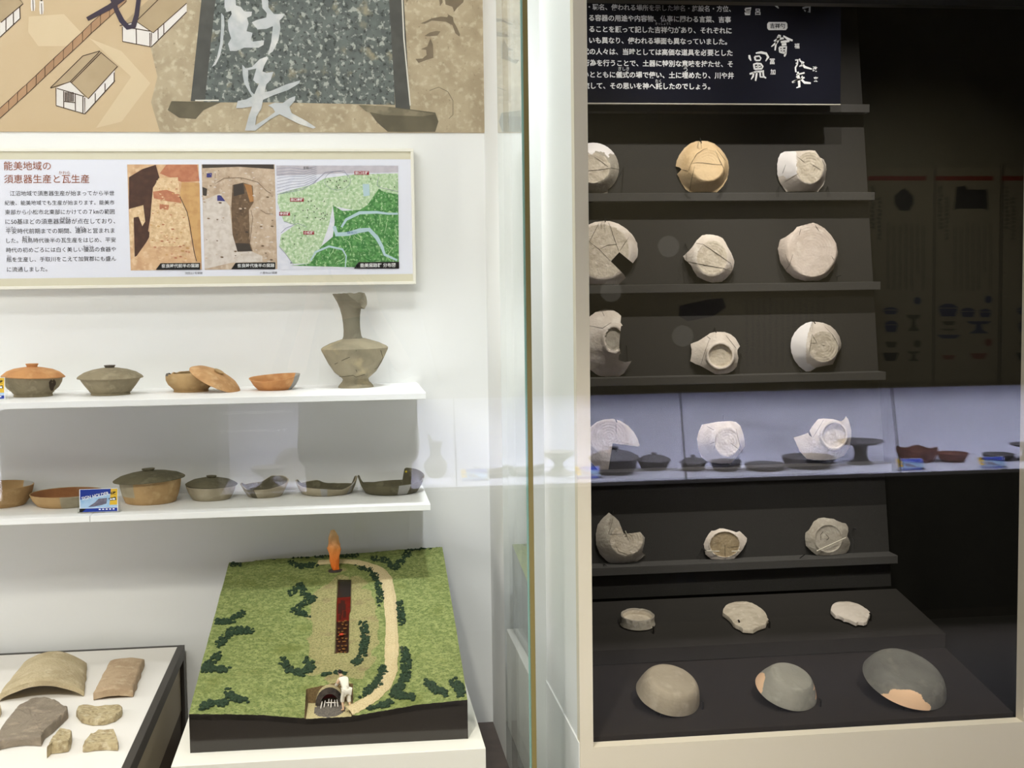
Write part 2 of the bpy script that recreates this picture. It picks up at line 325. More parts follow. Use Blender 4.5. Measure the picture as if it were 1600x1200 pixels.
for q in ([(540, 205), (600, 180), (640, 160), (720, 145), (775, 150), (785, 128), (825, 150), (830, 190), (860, 240), (885, 300), (880, 320), (845, 290), (820, 220), (760, 190), (640, 180), (580, 208)],
          [(575, 315), (620, 285), (680, 270), (715, 275), (690, 310), (620, 318)], [(628, 335), (650, 390), (655, 505), (590, 525), (525, 550), (498, 515), (560, 510), (595, 480), (590, 435), (545, 430), (600, 405)],
          [(700, -40), (730, -40), (735, 20), (712, 55)], [(750, -40), (930, -40), (915, 20), (860, 70), (835, 105), (820, 60), (760, 40)], [(415, -40), (455, -40), (420, 25)]):
    poly(mu, J(q), MY, .0008, 11)
pline(mu, J([(620, 790), (700, 760), (780, 800), (825, 880), (825, 1000), (790, 1035)]), .8, MY, .0008, 4)
mu.build('mural_print', mm, mural)
# ================================================================== the white case: framed text panel
PY = 3.352
pz0, pz1, px1 = 1.5+.0044*PY, 1.5+.1069*PY, .0564*PY
pan = thing('text_panel', 'wide framed explanation panel with two excavation photos and a green map', 'panel', (-.4, 3.38, pz0))
fm = MB(); t = .0075
fm.box(-1.0, px1, PY, WY-.0005, pz0, pz0+t).box(-1.0, px1, PY, WY-.0005, pz1-t, pz1).box(px1-t, px1, PY, WY-.0005, pz0+t, pz1-t).box(-1.0, -1.0+t, PY, WY-.0005, pz0+t, pz1-t)
fm.build('frame', mat('cream_aluminium', (236, 232, 218), .4), pan, bevel=.0012)
QY = PY+.005
MB().box(-1.0+t, px1-t, QY, WY-.001, pz0+t, pz1-t).build('board', mat('panel_lavender_print', (226, 227, 236), .5), pan)
bd = MB(); bd.add([(-1+t, QY-.0004, pz1-t-.019), (px1-t, QY-.0004, pz1-t-.019), (px1-t, QY-.0004, pz1-t), (-1+t, QY-.0004, pz1-t)], [(0, 1, 2, 3)])
bd.add([(-1+t, QY-.0004, pz0+t), (px1-t, QY-.0004, pz0+t), (px1-t, QY-.0004, pz0+t+.019), (-1+t, QY-.0004, pz0+t+.019)], [(0, 1, 2, 3)])
bd.build('print_border', mat('panel_cream_band', (214, 208, 184), .5), pan)
M_ink = mat('black_ink', (38, 36, 38), .6); M_head = mat('brown_heading_ink', (150, 84, 50), .6); M_wink = mat('white_ink', (238, 238, 236), .6)
def tline(mb, s, xl, xr, y, Y, lift, mi=0, asp=1, bold=0, box=None):
    a, b = W(xl, y, Y), W(xr, y, Y); b.z = a.z; d = Vector((0, lift, 0)); text(mb, s, a-d, b-d, mi, asp, None, bold, box)
tx = MB()
tline(tx, '能美地域の', 6, 79.5, 259.5, QY, .0008, bold=.004); tline(tx, '須恵器生産と瓦生産', 6.5, 139.5, 280, QY, .0008, bold=.004); tline(tx, 'かわら', 92, 109.5, 270, QY, .0008)
tx.build('heading_lettering', M_head, pan)
tb = MB()
for s, xl, xr, y in (('江沼地域で須恵器生産が始まってから半世', 15.5, 178.5, 302.5), ('紀後、能美地域でも生産が始まります。能美市', 7.5, 178.7, 317.3), ('東部から小松市北東部にかけての７㎞の範囲', 8, 179.2, 331.8),
                     ('に50基ほどの須恵器窯跡が点在しており、', 8.5, 180, 346.6), ('平安時代前期までの期間、連綿と営まれま', 9, 179.2, 361.5), ('した。飛鳥時代後半の瓦生産をはじめ、平安', 10, 180.8, 376.2),
                     ('時代の初めごろには白く美しい優品の食器や', 9.8, 181.2, 391), ('瓶を生産し、手取川をこえて加賀郡にも盛ん', 10.3, 181.5, 405.8), ('に流通しました。', 11, 74, 421.2)):
    tline(tb, s, xl, xr, y, QY, .0008, bold=0)
for s, xl, xr, y in (('かまあと', 94, 110, 341), ('へいあん', 9, 25, 355.8), ('れんめん', 117, 133, 355.5), ('あすか', 35, 47, 370.6), ('ゆうひん', 130, 147, 385.4), ('びん', 11, 18, 400.3)):
    tline(tb, s, xl, xr, y, QY, .0008)
tline(tb, '河田山1号窯跡', 289, 316.5, 427, QY, .0008); tline(tb, '八里向山1窯跡', 406, 433, 426.5, QY, .0008)
tb.build('body_lettering', M_ink, pan)
P8 = lambda pts: C(200, 250, 6.667, pts)
pm = [mat('photo_sand', (214, 176, 136), .55, [((190, 146, 108), 40, .45, .62), ((232, 204, 166), 70, .52, .66)]), mat('photo_shadow', (70, 46, 36), .55, ((90, 60, 46), 60, .45, .65)),
      mat('photo_pale', (224, 194, 152), .55, [((196, 160, 118), 90, .45, .6), ((240, 218, 182), 120, .54, .64)]), mat('photo_red_earth', (178, 112, 82), .55, ((200, 140, 104), 60, .42, .62)),
      mat('photo_ochre', (204, 162, 106), .55, ((184, 138, 88), 50, .45, .6)), M_black, M_wink]
ph = MB(); rect(ph, 201.5, 257, 312.8, 422, QY, .0006, 0)
for q, mi, l in (([(10, 180), (150, 95), (290, 50), (330, 190), (260, 290), (240, 560), (210, 740), (240, 770), (190, 860), (90, 1000), (70, 1010), (60, 600), (10, 510)], 1, 9), ([(400, 50), (720, 50), (745, 220), (560, 230), (330, 140)], 3, 9),
                 ([(560, 230), (745, 240), (765, 1060), (720, 1060), (640, 640), (540, 380)], 4, 9), ([(320, 190), (520, 180), (540, 360), (620, 560), (650, 800), (660, 900), (240, 900), (220, 830), (240, 520), (260, 300)], 2, 10),
                 ([(260, 330), (400, 310), (540, 360), (560, 450), (420, 430), (270, 400)], 3, 12), ([(15, 510), (160, 470), (180, 640), (150, 690), (110, 590), (60, 600), (50, 930), (20, 900)], 2, 12), ([(330, 460), (430, 470), (420, 520), (330, 515)], 3, 13)):
    poly(ph, P8(q), QY, .0001*l, mi)
pline(ph, P8([(540, 380), (615, 540), (640, 650), (690, 960), (715, 1055)]), 1.1, QY, .0013, 1)
rr = random.Random(3)
for i in range(190):
    x, y = rr.uniform(230, 650), rr.uniform(200, 1040); k = rr.uniform(5, 10+14*(y/1040));
    if x < 240+60*(y < 500) or x > 520+.16*(y-200): continue
    poly(ph, P8([(x-k, y), (x-k*.3, y-k*.5), (x+k*.8, y-k*.3), (x+k, y+k*.2), (x, y+k*.45)]), QY, .00135+.000004*i, (2, 0, 4, 2, 3)[i % 5])
poly(ph, P8([(290, 1144), (340, 1076), (752, 1072), (752, 1144)]), QY, .0022, 5); tline(ph, '奈良時代前半の窯跡', 252.5, 311.3, 415.7, QY, .0026, 6, bold=.01)
ph.build('excavation_photo', pm, pan, label='sandy excavation photo with a dark trench wall')
pm2 = [mat('photo_grey_sand', (196, 174, 150), .55, [((166, 142, 118), 50, .44, .62), ((216, 200, 180), 80, .52, .66)]), mat('photo_trench', (112, 90, 68), .55, [((84, 66, 50), 60, .42, .6), ((142, 118, 92), 110, .54, .66)]),
       mat('photo_trench_dark', (64, 56, 50), .55), mat('photo_orange_earth', (178, 128, 76), .55, ((150, 104, 64), 60, .4, .6)), mat('photo_blue', (60, 58, 120), .55), M_black, M_wink, mat('photo_white_sand', (214, 204, 194), .55, ((190, 176, 162), 70, .42, .62))]
ph = MB(); rect(ph, 317.3, 257, 431.3, 421, QY, .0006, 0)
for q, mi, l in (([(772, 46), (1518, 46), (1520, 95), (1150, 70), (900, 80), (775, 85)], 2, 9), ([(780, 420), (950, 350), (1060, 480), (1090, 780), (1150, 960), (1280, 950), (1400, 1000), (1400, 1060), (1080, 1070), (800, 1135)], 7, 8), ([(1090, 260), (1200, 235), (1300, 270), (1310, 440), (1260, 520), (1270, 860), (1300, 950), (1140, 950), (1090, 780), (1075, 500), (1085, 330)], 1, 10),
                 ([(1100, 260), (1200, 240), (1215, 350), (1100, 380)], 2, 11), ([(1210, 250), (1285, 260), (1310, 430), (1270, 440), (1240, 330)], 3, 12), ([(1120, 865), (1262, 870), (1290, 950), (1140, 955)], 2, 12), ([(930, 370), (965, 365), (1015, 430), (930, 425)], 4, 11), ([(820, 140), (875, 135), (870, 185), (820, 180)], 4, 11),
                 ([(775, 280), (825, 300), (820, 370), (780, 380)], 2, 9)):
    poly(ph, P8(q), QY, .0001*l, mi)
for i in range(150):
    x, y = rr.uniform(780, 1510), rr.uniform(110, 1060); k = rr.uniform(5, 20); ins = 1100 < x < 1240 and 380 < y < 850
    poly(ph, P8([(x-k, y), (x-k*.3, y-k*.5), (x+k*.8, y-k*.3), (x+k, y+k*.2), (x, y+k*.45)]), QY, .00122+.000003*i if ins or not (1080 < x < 1310 and 240 < y < 950) else .0001, ((1, 2, 0)[i % 3] if ins else (7, 0, 7, 1)[i % 4]))
for q in ([(910, 140), (905, 250), (1000, 190), (1180, 185)], [(1180, 185), (1350, 230), (1440, 320), (1490, 350)], [(1380, 520), (1440, 560), (1510, 560)], [(1280, 520), (1300, 600), (1270, 860)]): pline(ph, P8(q), .7, QY, .0013, 1)
poly(ph, P8([(1075, 1138), (1120, 1072), (1535, 1066), (1535, 1138)]), QY, .0016, 5); tline(ph, '奈良時代後半の窯跡', 371, 429, 415.3, QY, .002, 6, bold=.01)
ph.build('excavation_photo', pm2, pan, label='greyish excavation photo with a long narrow trench')
# map
P6 = lambda pts: C(430, 250, 6.667, pts)
pm3 = [mat('map_lavender', (222, 222, 230), .55, ((206, 208, 220), 60, .45, .6)), mat('map_grey', (196, 190, 196), .55, ((180, 174, 182), 60, .4, .6)), mat('map_pale_green', (184, 206, 166), .55, [((130, 168, 116), 110, .45, .6), ((228, 232, 214), 160, .52, .62)]),
       mat('map_green', (92, 150, 82), .55, [((34, 98, 42), 90, .44, .56), ((196, 224, 172), 150, .55, .63)]), mat('map_river', (176, 200, 206), .55), mat('map_red', (152, 40, 52), .55), M_wink, M_black, mat('map_line', (126, 130, 150), .55), mat('map_rust_text', (196, 96, 80), .55), mat('map_blue_text', (70, 90, 150), .55), mat('map_ridge_dark', (44, 104, 48), .55), mat('map_valley_pale', (176, 208, 154), .55)]
ph = MB(); rect(ph, 432.6, 258, 623.3, 420, QY, .0006, 0)
for q, mi, l in (([(12, 58), (1280, 60), (1280, 130), (700, 140), (14, 165)], 1, 8), ([(30, 350), (400, 250), (520, 190), (830, 150), (1280, 140), (1284, 520), (900, 540), (600, 480), (560, 680), (480, 900), (360, 1080), (180, 1080), (100, 960), (44, 900), (60, 780), (200, 680), (90, 640), (60, 560), (24, 440)], 2, 9),
                 ([(600, 470), (700, 530), (880, 520), (960, 470), (1080, 300), (1130, 330), (1282, 360), (1288, 1130), (160, 1100), (360, 1080), (480, 900), (600, 800), (620, 640)], 3, 10), ([(910, 250), (980, 250), (985, 370), (920, 380)], 4, 11)):
    poly(ph, P6(q), QY, .0001*l, mi)
rq = random.Random(21)
for i in range(64):
    x, y = rq.uniform(480, 1250), rq.uniform(430, 1110)
    if y < 900-(x-480)*.6 or (x > 1100 and y < 600 and x < 1120): continue
    an = rq.uniform(-.9, .9)+(1.57 if rq.random() < .6 else 0); pts = [(x, y)]
    for k in range(5): an += rq.uniform(-.6, .6); pts.append((min(1284, max(380, pts[-1][0]+26*math.cos(an))), min(1055, max(420, pts[-1][1]+26*math.sin(an)))))
    pline(ph, P6(pts), [.4, .9, 1.1, .9, .6, .3], QY, .00105+.000002*i, 11 if i % 2 else 12)
pline(ph, P6([(615, 690), (640, 775), (760, 770), (880, 735), (980, 725), (1060, 810), (1110, 900), (1140, 985), (1270, 1045)]), [5, 7, 6, 7, 6, 6, 5, 4, 3], QY, .0012, 4); pline(ph, P6([(690, 700), (740, 620), (880, 550), (1060, 545), (1180, 560), (1278, 560)]), [3, 4, 5, 4, 3, 3], QY, .0012, 4); pline(ph, P6([(370, 1050), (420, 960), (560, 900), (700, 930), (740, 1000), (730, 1120)]), [2, 3, 3, 3, 2, 2], QY, .0011, 4)
for i in range(9): pline(ph, P6([(20, 90+i*34), (160, 80+i*30), (300, 100+i*24), (430, 70+i*20)]), .5, QY, .0012, 8)
for q in ([(20, 360), (280, 310), (400, 240), (520, 130), (720, 110), (760, 180)], [(1080, 170), (1060, 260), (1100, 290), (1280, 330)], [(60, 760), (110, 710), (240, 660), (330, 700)], [(40, 900), (110, 980), (190, 1090)], [(200, 590), (200, 670), (90, 640)]): pline(ph, P6(q), .6, QY, .0013, 8)
pline(ph, P6([(650+135*math.cos(a*.314), 215+98*math.sin(a*.314)) for a in range(21)]), .5, QY, .0013, 8)
for x, y in ((545, 225), (575, 212), (640, 225), (670, 205), (720, 220), (740, 215), (640, 275), (660, 260), (675, 285), (650, 290), (995, 195), (345, 430), (375, 425), (510, 430), (410, 480), (435, 505), (405, 540), (480, 560), (500, 550), (520, 575), (540, 565), (490, 605), (470, 620), (510, 610), (290, 525), (340, 520), (205, 580), (250, 710), (80, 820), (270, 815), (200, 875), (165, 1070), (1243, 280), (335, 600), (420, 600)):
    poly(ph, P6([(x-8, y+7), (x+8, y+7), (x, y-8)]), QY, .0016, 7)
for x0, y0, x1, y1, s in ((825, 116, 977, 155, '辰口北群'), (155, 395, 298, 434, '辰口南群'), (42, 541, 155, 580, '寺井群'), (293, 740, 405, 777, '小松群')):
    q = P6([(x0, y0), (x1, y0), (x1, y1), (x0, y1)]); poly(ph, q, QY, .0016, 5); tline(ph, s, q[0][0]+1, q[1][0]-1, (q[0][1]+q[2][1])/2, QY, .002, 6, bold=.01)
tline(ph, '手取川', 473.5, 487.5, 262.8, QY, .0016, 7); tline(ph, '鍋谷川', 542.5, 557.5, 363.5, QY, .0016, 10)
poly(ph, P6([(820, 1132), (865, 1065), (1290, 1060), (1290, 1132)]), QY, .0018, 7); tline(ph, '能美窯跡群 分布図', 563, 618, 414.8, QY, .0022, 6, bold=.01)
ph.build('distribution_map', pm3, pan, label='green relief map of kiln sites with red labels')
# ================================================================== shelves and their wares
ZU, ZL = 1.5-.2405, 1.5-.512
def board(name, label, x0, x1, y0, z, th=.0145):
    o = MB().box(x0, x1, y0, WY-.0005, z-th, z).build(name, M_shelf, bevel=.0008); return tag(o, label, 'shelf', 'white display shelves')
board('display_shelf', 'white display shelf carrying the long-necked jar, directly under the framed panel', -1.5, .190, 3.043, ZU)
xs = PZ(134, 812, ZL).x
board('display_shelf', 'short white shelf board at the left end of the lower shelf, under the shallow dish', -1.5, xs-.0006, 3.095, ZL)
board('display_shelf', 'white lower shelf board carrying the big lidded bowl and the two broken dishes', xs+.0006, .1992, 3.095, ZL)
CL = dict(orange=mat('clay_orange', (206, 150, 96), .8, [((176, 120, 74), 18, .42, .62), ((224, 176, 122), 30, .55, .7)], (220, .25)), grey=mat('clay_olive_grey', (150, 138, 112), .85, [((124, 114, 92), 20, .42, .62), ((172, 160, 132), 45, .54, .68)], (240, .3)),
          dark=mat('clay_dark_olive', (104, 98, 76), .85, [((80, 76, 60), 22, .42, .6), ((128, 122, 98), 40, .55, .7)], (240, .3)), tan=mat('clay_tan', (184, 152, 106), .8, [((150, 120, 80), 16, .42, .62), ((204, 176, 130), 30, .54, .68)], (220, .25)),
          brown=mat('clay_brown', (158, 108, 68), .85, ((128, 84, 52), 22, .4, .62), (220, .25)), patch=mat('grey_repair_plaster', (168, 166, 160), .8, ((152, 150, 146), 30, .4, .6)), pale=mat('clay_pale_grey', (172, 162, 138), .85, [((146, 136, 112), 22, .42, .62)], (240, .3)),
          soot=mat('clay_soot_grey', (112, 104, 96), .85, ((86, 80, 74), 30, .4, .62), (240, .35)), void=mat('hole_shadow_clay', (58, 46, 34), .9), crack=mat('crack_dark', (56, 48, 38), .9))
def wob(seed, amp=.012):
    ph_ = [random.Random(seed).uniform(0, 6.28) for _ in range(4)]
    return lambda a, i: 1+amp*(.6*math.sin(2*a+ph_[0])+.4*math.sin(3*a+ph_[1])+.25*math.sin(7*a+ph_[2])+.15*math.sin(13*a+ph_[3]+i*.3))
def foot(cx, py, z, rf):
    p = PZ(cx, py, z); u = p.y/FPX; Y = p.y+rf*u; u = Y/FPX; return Vector((W(cx, py, Y).x, Y, z)), u
def sc(prof, u): return [(r*u, h*u) for r, h in prof]
def bowlprof(foot_r, foot_h, pts, th=2.6):
    """outer wall up, lip, inner wall back down"""
    p = [(0, 0 if foot_h == 0 else foot_h*.5), (foot_r*.86, 0 if foot_h == 0 else foot_h*.5), (foot_r*.9, 0), (foot_r, 0)]
    if foot_h: p += [(foot_r*.97, foot_h*.6), (pts[0][0]*.99, foot_h)]
    p += pts; r, h = pts[-1]; p += [(r-th*.4, h+.6), (r-th, h)]
    p += [(max(a-th, 1), max(b, foot_h+2.2)) for a, b in reversed(pts[:-1])] + [(0, foot_h+2.2)]
    return p
def lidprof(r, h0, pts, th=2.4):
    p = [(0, pts[-1][1])] + [q for q in reversed(pts)] + [(r, h0+1.2), (r-.4, h0), (r-2.5, h0+.3)]
    return p + [(max(a-2, .1), b-th) for a, b in pts] + [(0, pts[-1][1]-th)]
def knobprof(r, h0, h): return [(0, h0-1), (r*.82, h0-1), (r*.86, h0+h*.4), (r, h0+h*.75), (r*.98, h0+h), (r*.6, h0+h*1.0), (0, h0+h*.86)]
GU, GLW = 'wares on the upper shelf', 'wares on the lower shelf'
# --- upper shelf
c, u = foot(52, 621, ZU, 28)
o = thing('lidded_bowl', 'orange-lidded clay bowl with a hole in its side, on the upper shelf', 'bowl', c, GU)
b_ = MB().lathe(sc(bowlprof(28, 6, [(30, 7), (37, 13), (41.5, 21), (43, 30)]), u), c, 72, 0, wob(1)); b_.build('bowl', CL['grey'], o, True)
hl = MB(); hp = [c+Vector((math.cos(a_), math.sin(a_), 0))*0 for a_ in (0,)]
ring = []
for k in range(14):
    t_ = 2*math.pi*k/14; az = -.62+.15*math.cos(t_)*(1+.2*math.sin(3*t_)); hh = 18+9*math.sin(t_); rr_ = (39.8 if hh < 18 else 41.8)+.35
    ring.append(c+Vector((rr_*u*math.cos(az), rr_*u*math.sin(az), hh*u)))
hl.add(ring, [tuple(range(14))]); hl.build('hole', CL['void'], o, label='dark broken hole')
l_ = MB().lathe(sc(lidprof(46, 29, [(44, 32), (38, 37), (28, 41), (14, 43.5), (5, 44)]), u), c, 72, 0, wob(2, .01), M=Matrix.Rotation(.035, 3, 'Y')).build('lid', CL['orange'], o, True, label='orange clay lid')
kb = MB().lathe(sc(knobprof(9.2, 44, 5), u), c, 32).build('knob', CL['orange'], l_, True)
c, u = foot(173, 618.5, ZU, 29)
o = thing('lidded_bowl', 'olive grey lidded bowl with flat dark knob, between two orange wares on the upper shelf', 'bowl', c, GU)
MB().lathe(sc(bowlprof(29, 5, [(31, 6), (38, 15), (44, 24), (46, 27)]), u), c, 72, 0, wob(3)).build('bowl', CL['grey'], o, True)
l_ = MB().lathe(sc(lidprof(48.5, 25, [(46, 29), (38, 34), (26, 38), (12, 40.5), (5, 41)]), u), c, 72, 0, wob(4, .008)).build('lid', CL['grey'], o, True)
MB().lathe(sc(knobprof(8.5, 41, 3.6), u), c, 32).build('knob', CL['soot'], l_, True, label='dark flat knob')
c, u = foot(299, 613.5, ZU, 26.5)
def rough(a, r, z): return (-.006*max(0, math.cos(a-3.05))**3*(.7+.5*math.sin(17*a)) if z > 26*u and r > 25*u else 0)
o = tag(MB().lathe(sc(bowlprof(26.5, 5, [(28, 5.5), (34, 11), (37.5, 18), (37.8, 25), (36.5, 29)]), u), c, 80, 0, wob(5, .015), rough, mf=lambda a, i: 1 if (abs(a-3.2) < .5 and i > 8) or i > 12 else 0).build('open_bowl', [CL['tan'], CL['soot']], smooth=True), 'tan footed bowl with sooty broken rim, a lid leaning on it', 'bowl', GU)
lc = W(338, 588.8, c.y-.024); M_ = Matrix.Rotation(math.radians(27), 3, 'Y') @ Matrix.Rotation(math.radians(9), 3, 'X')
o = thing('leaning_lid', 'orange-tan domed lid propped at a slant against the sooty bowl', 'lid', (lc.x, lc.y, ZU), GU)
dm = MB().lathe([(r*u, (h-6)*u) for r, h in lidprof(41.5, 0, [(40, 3), (33, 8), (22, 11.5), (10, 13), (4, 13.2)])], lc, 64, 0, wob(6, .012), M=M_).build('dome', mat('clay_orange_tan', (202, 158, 110), .8, [((170, 126, 82), 26, .44, .6), ((222, 186, 140), 40, .55, .68)], (200, .3)), o, True)
MB().lathe([(r*u, (h-6)*u) for r, h in knobprof(8, 13, 3.4)], lc, 28, M=M_).build('knob', CL['tan'], dm, True)
c, u = foot(429.5, 610.5, ZU, 25)
def wave(a, r, z): return (u*(-5.5*max(0, math.cos(a+1.75))**1.5+2.5*math.cos(a-.2)) if z > 15*u else u*(-1.5*max(0, math.cos(a+1.75))**2) if z > 9*u else 0)
tag(MB().lathe(sc(bowlprof(25, 0, [(26, 1), (32, 7), (36, 14), (39, 21)], 2), u), c, 90, 0, wob(7, .008), wave, mf=lambda a, i: 1 if (a < .55 or a > 5.62) else 0).build('small_bowl', [CL['orange'], CL['patch']], smooth=True), 'small orange bowl with wavy chipped rim and grey repair, beside the long-necked jar', 'bowl', GU)
c, u = foot(556, 607, ZU, 27.5)
jar = thing('long_necked_jar', 'tall grey jar with broken flaring neck and sharp shoulder', 'jar', c, GU)
def neckz(a, r, z):
    if z < 122*u: return 0
    d = abs((a+.62+math.pi) % (2*math.pi)-math.pi); q = max(0, 1-d/1.05)
    return -(26*u*q**.8)*((z-122*u)/(24*u)) + .8*u*math.sin(9*a)*((z-122*u)/(24*u))
JM = Matrix.Rotation(-.012, 3, 'Y')
bp = [(0, 3), (24, 3), (25, 0), (27.5, 0), (26.5, 3), (21, 9), (19.5, 13), (21, 15), (32, 24), (41, 38), (47, 50), (51, 58), (51.6, 61), (49, 63.5), (38, 69), (24, 73.5), (16, 76)]
MB().lathe(sc(bp, u), c, 88, 0, wob(8, .009), M=JM).build('body', mat('clay_grey_jar', (150, 140, 116), .85, [((120, 112, 92), 16, .42, .62), ((182, 166, 130), 24, .54, .68), ((92, 84, 66), 10, .66, .74)], (200, .3)), jar, True)
ns = [(16, 75), (13.8, 80), (12.8, 90), (13, 100), (14, 112), (16.5, 124), (20, 134), (26, 146)]
MB().lathe(sc(ns+[(r-2.2, h) for r, h in reversed(ns)]+[ns[0]], u), c, 72, 0, wob(9, .01), neckz, M=Matrix.Rotation(-.045, 3, 'Y')).build('neck', CL['pale'] if False else mat('clay_grey_neck', (128, 122, 104), .85, [((106, 100, 84), 20, .42, .62), ((150, 144, 124), 40, .56, .7)], (220, .3)), jar, True)
ck = MB()
def jpt(px, py):               # a point on the jar's visible side
    hh = (607-py)*1.0; prof = [p for p in bp if p[0] > 15]
    r = 50
    for (r0, h0), (r1, h1) in zip(prof[2:], prof[3:]):
        if h0 <= hh+3 <= h1: r = r0+(r1-r0)*(hh+3-h0)/max(h1-h0, .01)
    dx = max(-.97*r, min(.97*r, px-556+hh*.012)); dy = math.sqrt(max(r*r-dx*dx, 0))+.5
    return c+Vector((dx*u, -dy*u, (hh+1.5)*u))
for q in ([(512, 573), (525, 570), (540, 562), (547, 559)], [(526, 591), (540, 590), (552, 588), (556, 591), (570, 587)], [(556, 550), (561, 545)], [(594, 550), (598, 563), (590, 577), (585, 580)], [(556, 579), (558, 583)]): stroke(ck, [jpt(*p) for p in q], .0011, .0006)
ck.build('crack', CL['crack'], jar)
# --- lower shelf
c, u = foot(-2, 795, ZL, 38)
tag(MB().lathe(sc(bowlprof(38, 0, [(40, 1.5), (46, 10), (50, 20), (52.5, 30)], 2.4), u), c, 72, 0, wob(10), mf=lambda a, i: 1 if (i > 7 and .2 < a < 1.0) else 0).build('open_bowl', [CL['tan'], CL['patch']], smooth=True), 'tan open bowl with steep walls at the left end of the lower shelf', 'bowl', GLW)
c, u = foot(106, 794.5, ZL, 42)
tag(MB().lathe(sc(bowlprof(42, 0, [(44, 1), (50, 8), (54.5, 18)], 2), u), c, 72, 0, wob(11, .008), mf=lambda a, i: (1 if i > 7 else 2 if 4.75 < a < 5.3 else 0)).build('shallow_dish', [CL['tan'], CL['brown'], CL['pale']], smooth=True), 'wide shallow dish with brown inside, partly behind the blue card', 'dish', GLW)
c, u = foot(236, 789.5, ZL, 36)
o = thing('lidded_bowl', 'largest lidded bowl, deep and tan with wide grey-green lid, on the lower shelf', 'bowl', c, GLW)
MB().lathe(sc(bowlprof(36, 0, [(38, 1.5), (42, 12), (45, 24), (46.5, 36)], 2.6), u), c, 72, 0, wob(12, .008), mf=lambda a, i: 1 if 3.2 < a < 4.25 and i > 4 else 0).build('bowl', [CL['tan'], CL['pale']], o, True)
LM = Matrix.Rotation(-.045, 3, 'Y')
l_ = MB().lathe(sc(lidprof(53.5, 35, [(51, 38), (44, 41.5), (30, 45), (14, 47.5), (5, 48)]), u), c, 72, 0, wob(13, .01), M=LM).build('lid', CL['dark'], o, True, label='grey-green lid')
MB().lathe(sc(knobprof(10, 48, 3.4), u), c, 32, M=LM).build('knob', CL['dark'], l_, True)
c, u = foot(330.5, 783.5, ZL, 27)
o = thing('lidded_bowl', 'smaller grey lidded bowl standing right of the largest one on the lower shelf', 'bowl', c, GLW)
MB().lathe(sc(bowlprof(27, 0, [(29, 1.2), (34, 10), (38, 21)], 2.4), u), c, 72, 0, wob(14, .01)).build('bowl', CL['pale'], o, True)
l_ = MB().lathe(sc(lidprof(39.5, 22, [(37, 25), (28, 29.5), (14, 32.5), (5, 33)]), u), c, 72, 0, wob(15, .012), M=Matrix.Rotation(.03, 3, 'Y')).build('lid', CL['dark'], o, True, label='olive lid')
MB().lathe(sc(knobprof(8, 33, 3), u), c, 28, M=Matrix.Rotation(.03, 3, 'Y')).build('knob', CL['dark'], l_, True)
def rimz(tab, h, u):           # tab: (angle in degrees, rim height in px)
    def f(a, r, z):
        d = math.degrees(a) % 360
        for (a0, h0), (a1, h1) in zip(tab, tab[1:]):
            if a0 <= d <= a1:
                t_ = (d-a0)/(a1-a0+1e-6); return (h0+(h1-h0)*t_-h)*u*max(0, z/(h*u)-.25)/.75
        return 0
    return f
c, u = foot(414, 778.5, ZL, 24)
tag(MB().lathe(sc(bowlprof(24, 0, [(26, 1), (32, 11), (37, 22)], 2.2), u), c, 96, 0, wob(16, .01), rimz([(0, 24), (40, 27), (75, 26), (100, 17), (150, 16), (170, 21), (200, 20), (230, 14), (280, 15), (330, 20), (360, 24)], 22, u), mf=lambda a, i: 1 if (3.9 < a < 4.3) or i > 7 else 0).build('small_bowl', [CL['pale'], CL['dark']], smooth=True), 'small pale bowl with jagged rim, left of the broken dishes on the lower shelf', 'bowl', GLW)
c, u = foot(511, 775.5, ZL, 36)
tag(MB().lathe(sc(bowlprof(36, 0, [(39, 1.2), (44, 9), (48, 18)], 2.4), u), c, 110, 0, wob(17, .006), rimz([(0, 24), (18, 23), (30, 10), (70, 8), (110, 14), (150, 13), (168, 21), (185, 20), (215, 15), (262, 13), (300, 10), (325, 15), (350, 25), (360, 24)], 18, u), mf=lambda a, i: 1 if 4.5 < a < 4.75 or 5.6 < a < 5.8 else (2 if i > 7 else 0)).build('broken_dish', [CL['pale'], CL['patch'], CL['dark']], smooth=True), 'pale broken dish with half its rim missing on the lower shelf', 'dish', GLW)
c, u = foot(611.5, 774.5, ZL, 38)
bd_ = thing('broken_dish', 'dark grey broken dish with a pale square repair at the right shelf end', 'dish', c, GLW)
MB().lathe(sc(bowlprof(38, 0, [(41, 1.2), (47, 10), (52, 21)], 2.6), u), c, 110, 0, wob(18, .006), rimz([(0, 25), (35, 30), (62, 31), (64, 12), (120, 10), (150, 13), (172, 27), (190, 26), (204, 17), (270, 16), (300, 17), (330, 18), (360, 25)], 21, u), mf=lambda a, i: 1 if 4.92 < a < 5.32 and i > 3 and i < 8 else 0).build('dish_body', [CL['dark'], CL['patch']], bd_, True)
st = MB(); sp_ = c+Vector((.014*1, .30*52*u, 27*u)); st.ico((c.x+46*u*math.cos(.98), c.y+46*u*math.sin(.98), c.z+26*u), .003, 0, 2, (1, .5, 1)); st.build('sticker', mat('yellow_sticker', (214, 190, 50), .6), bd_)
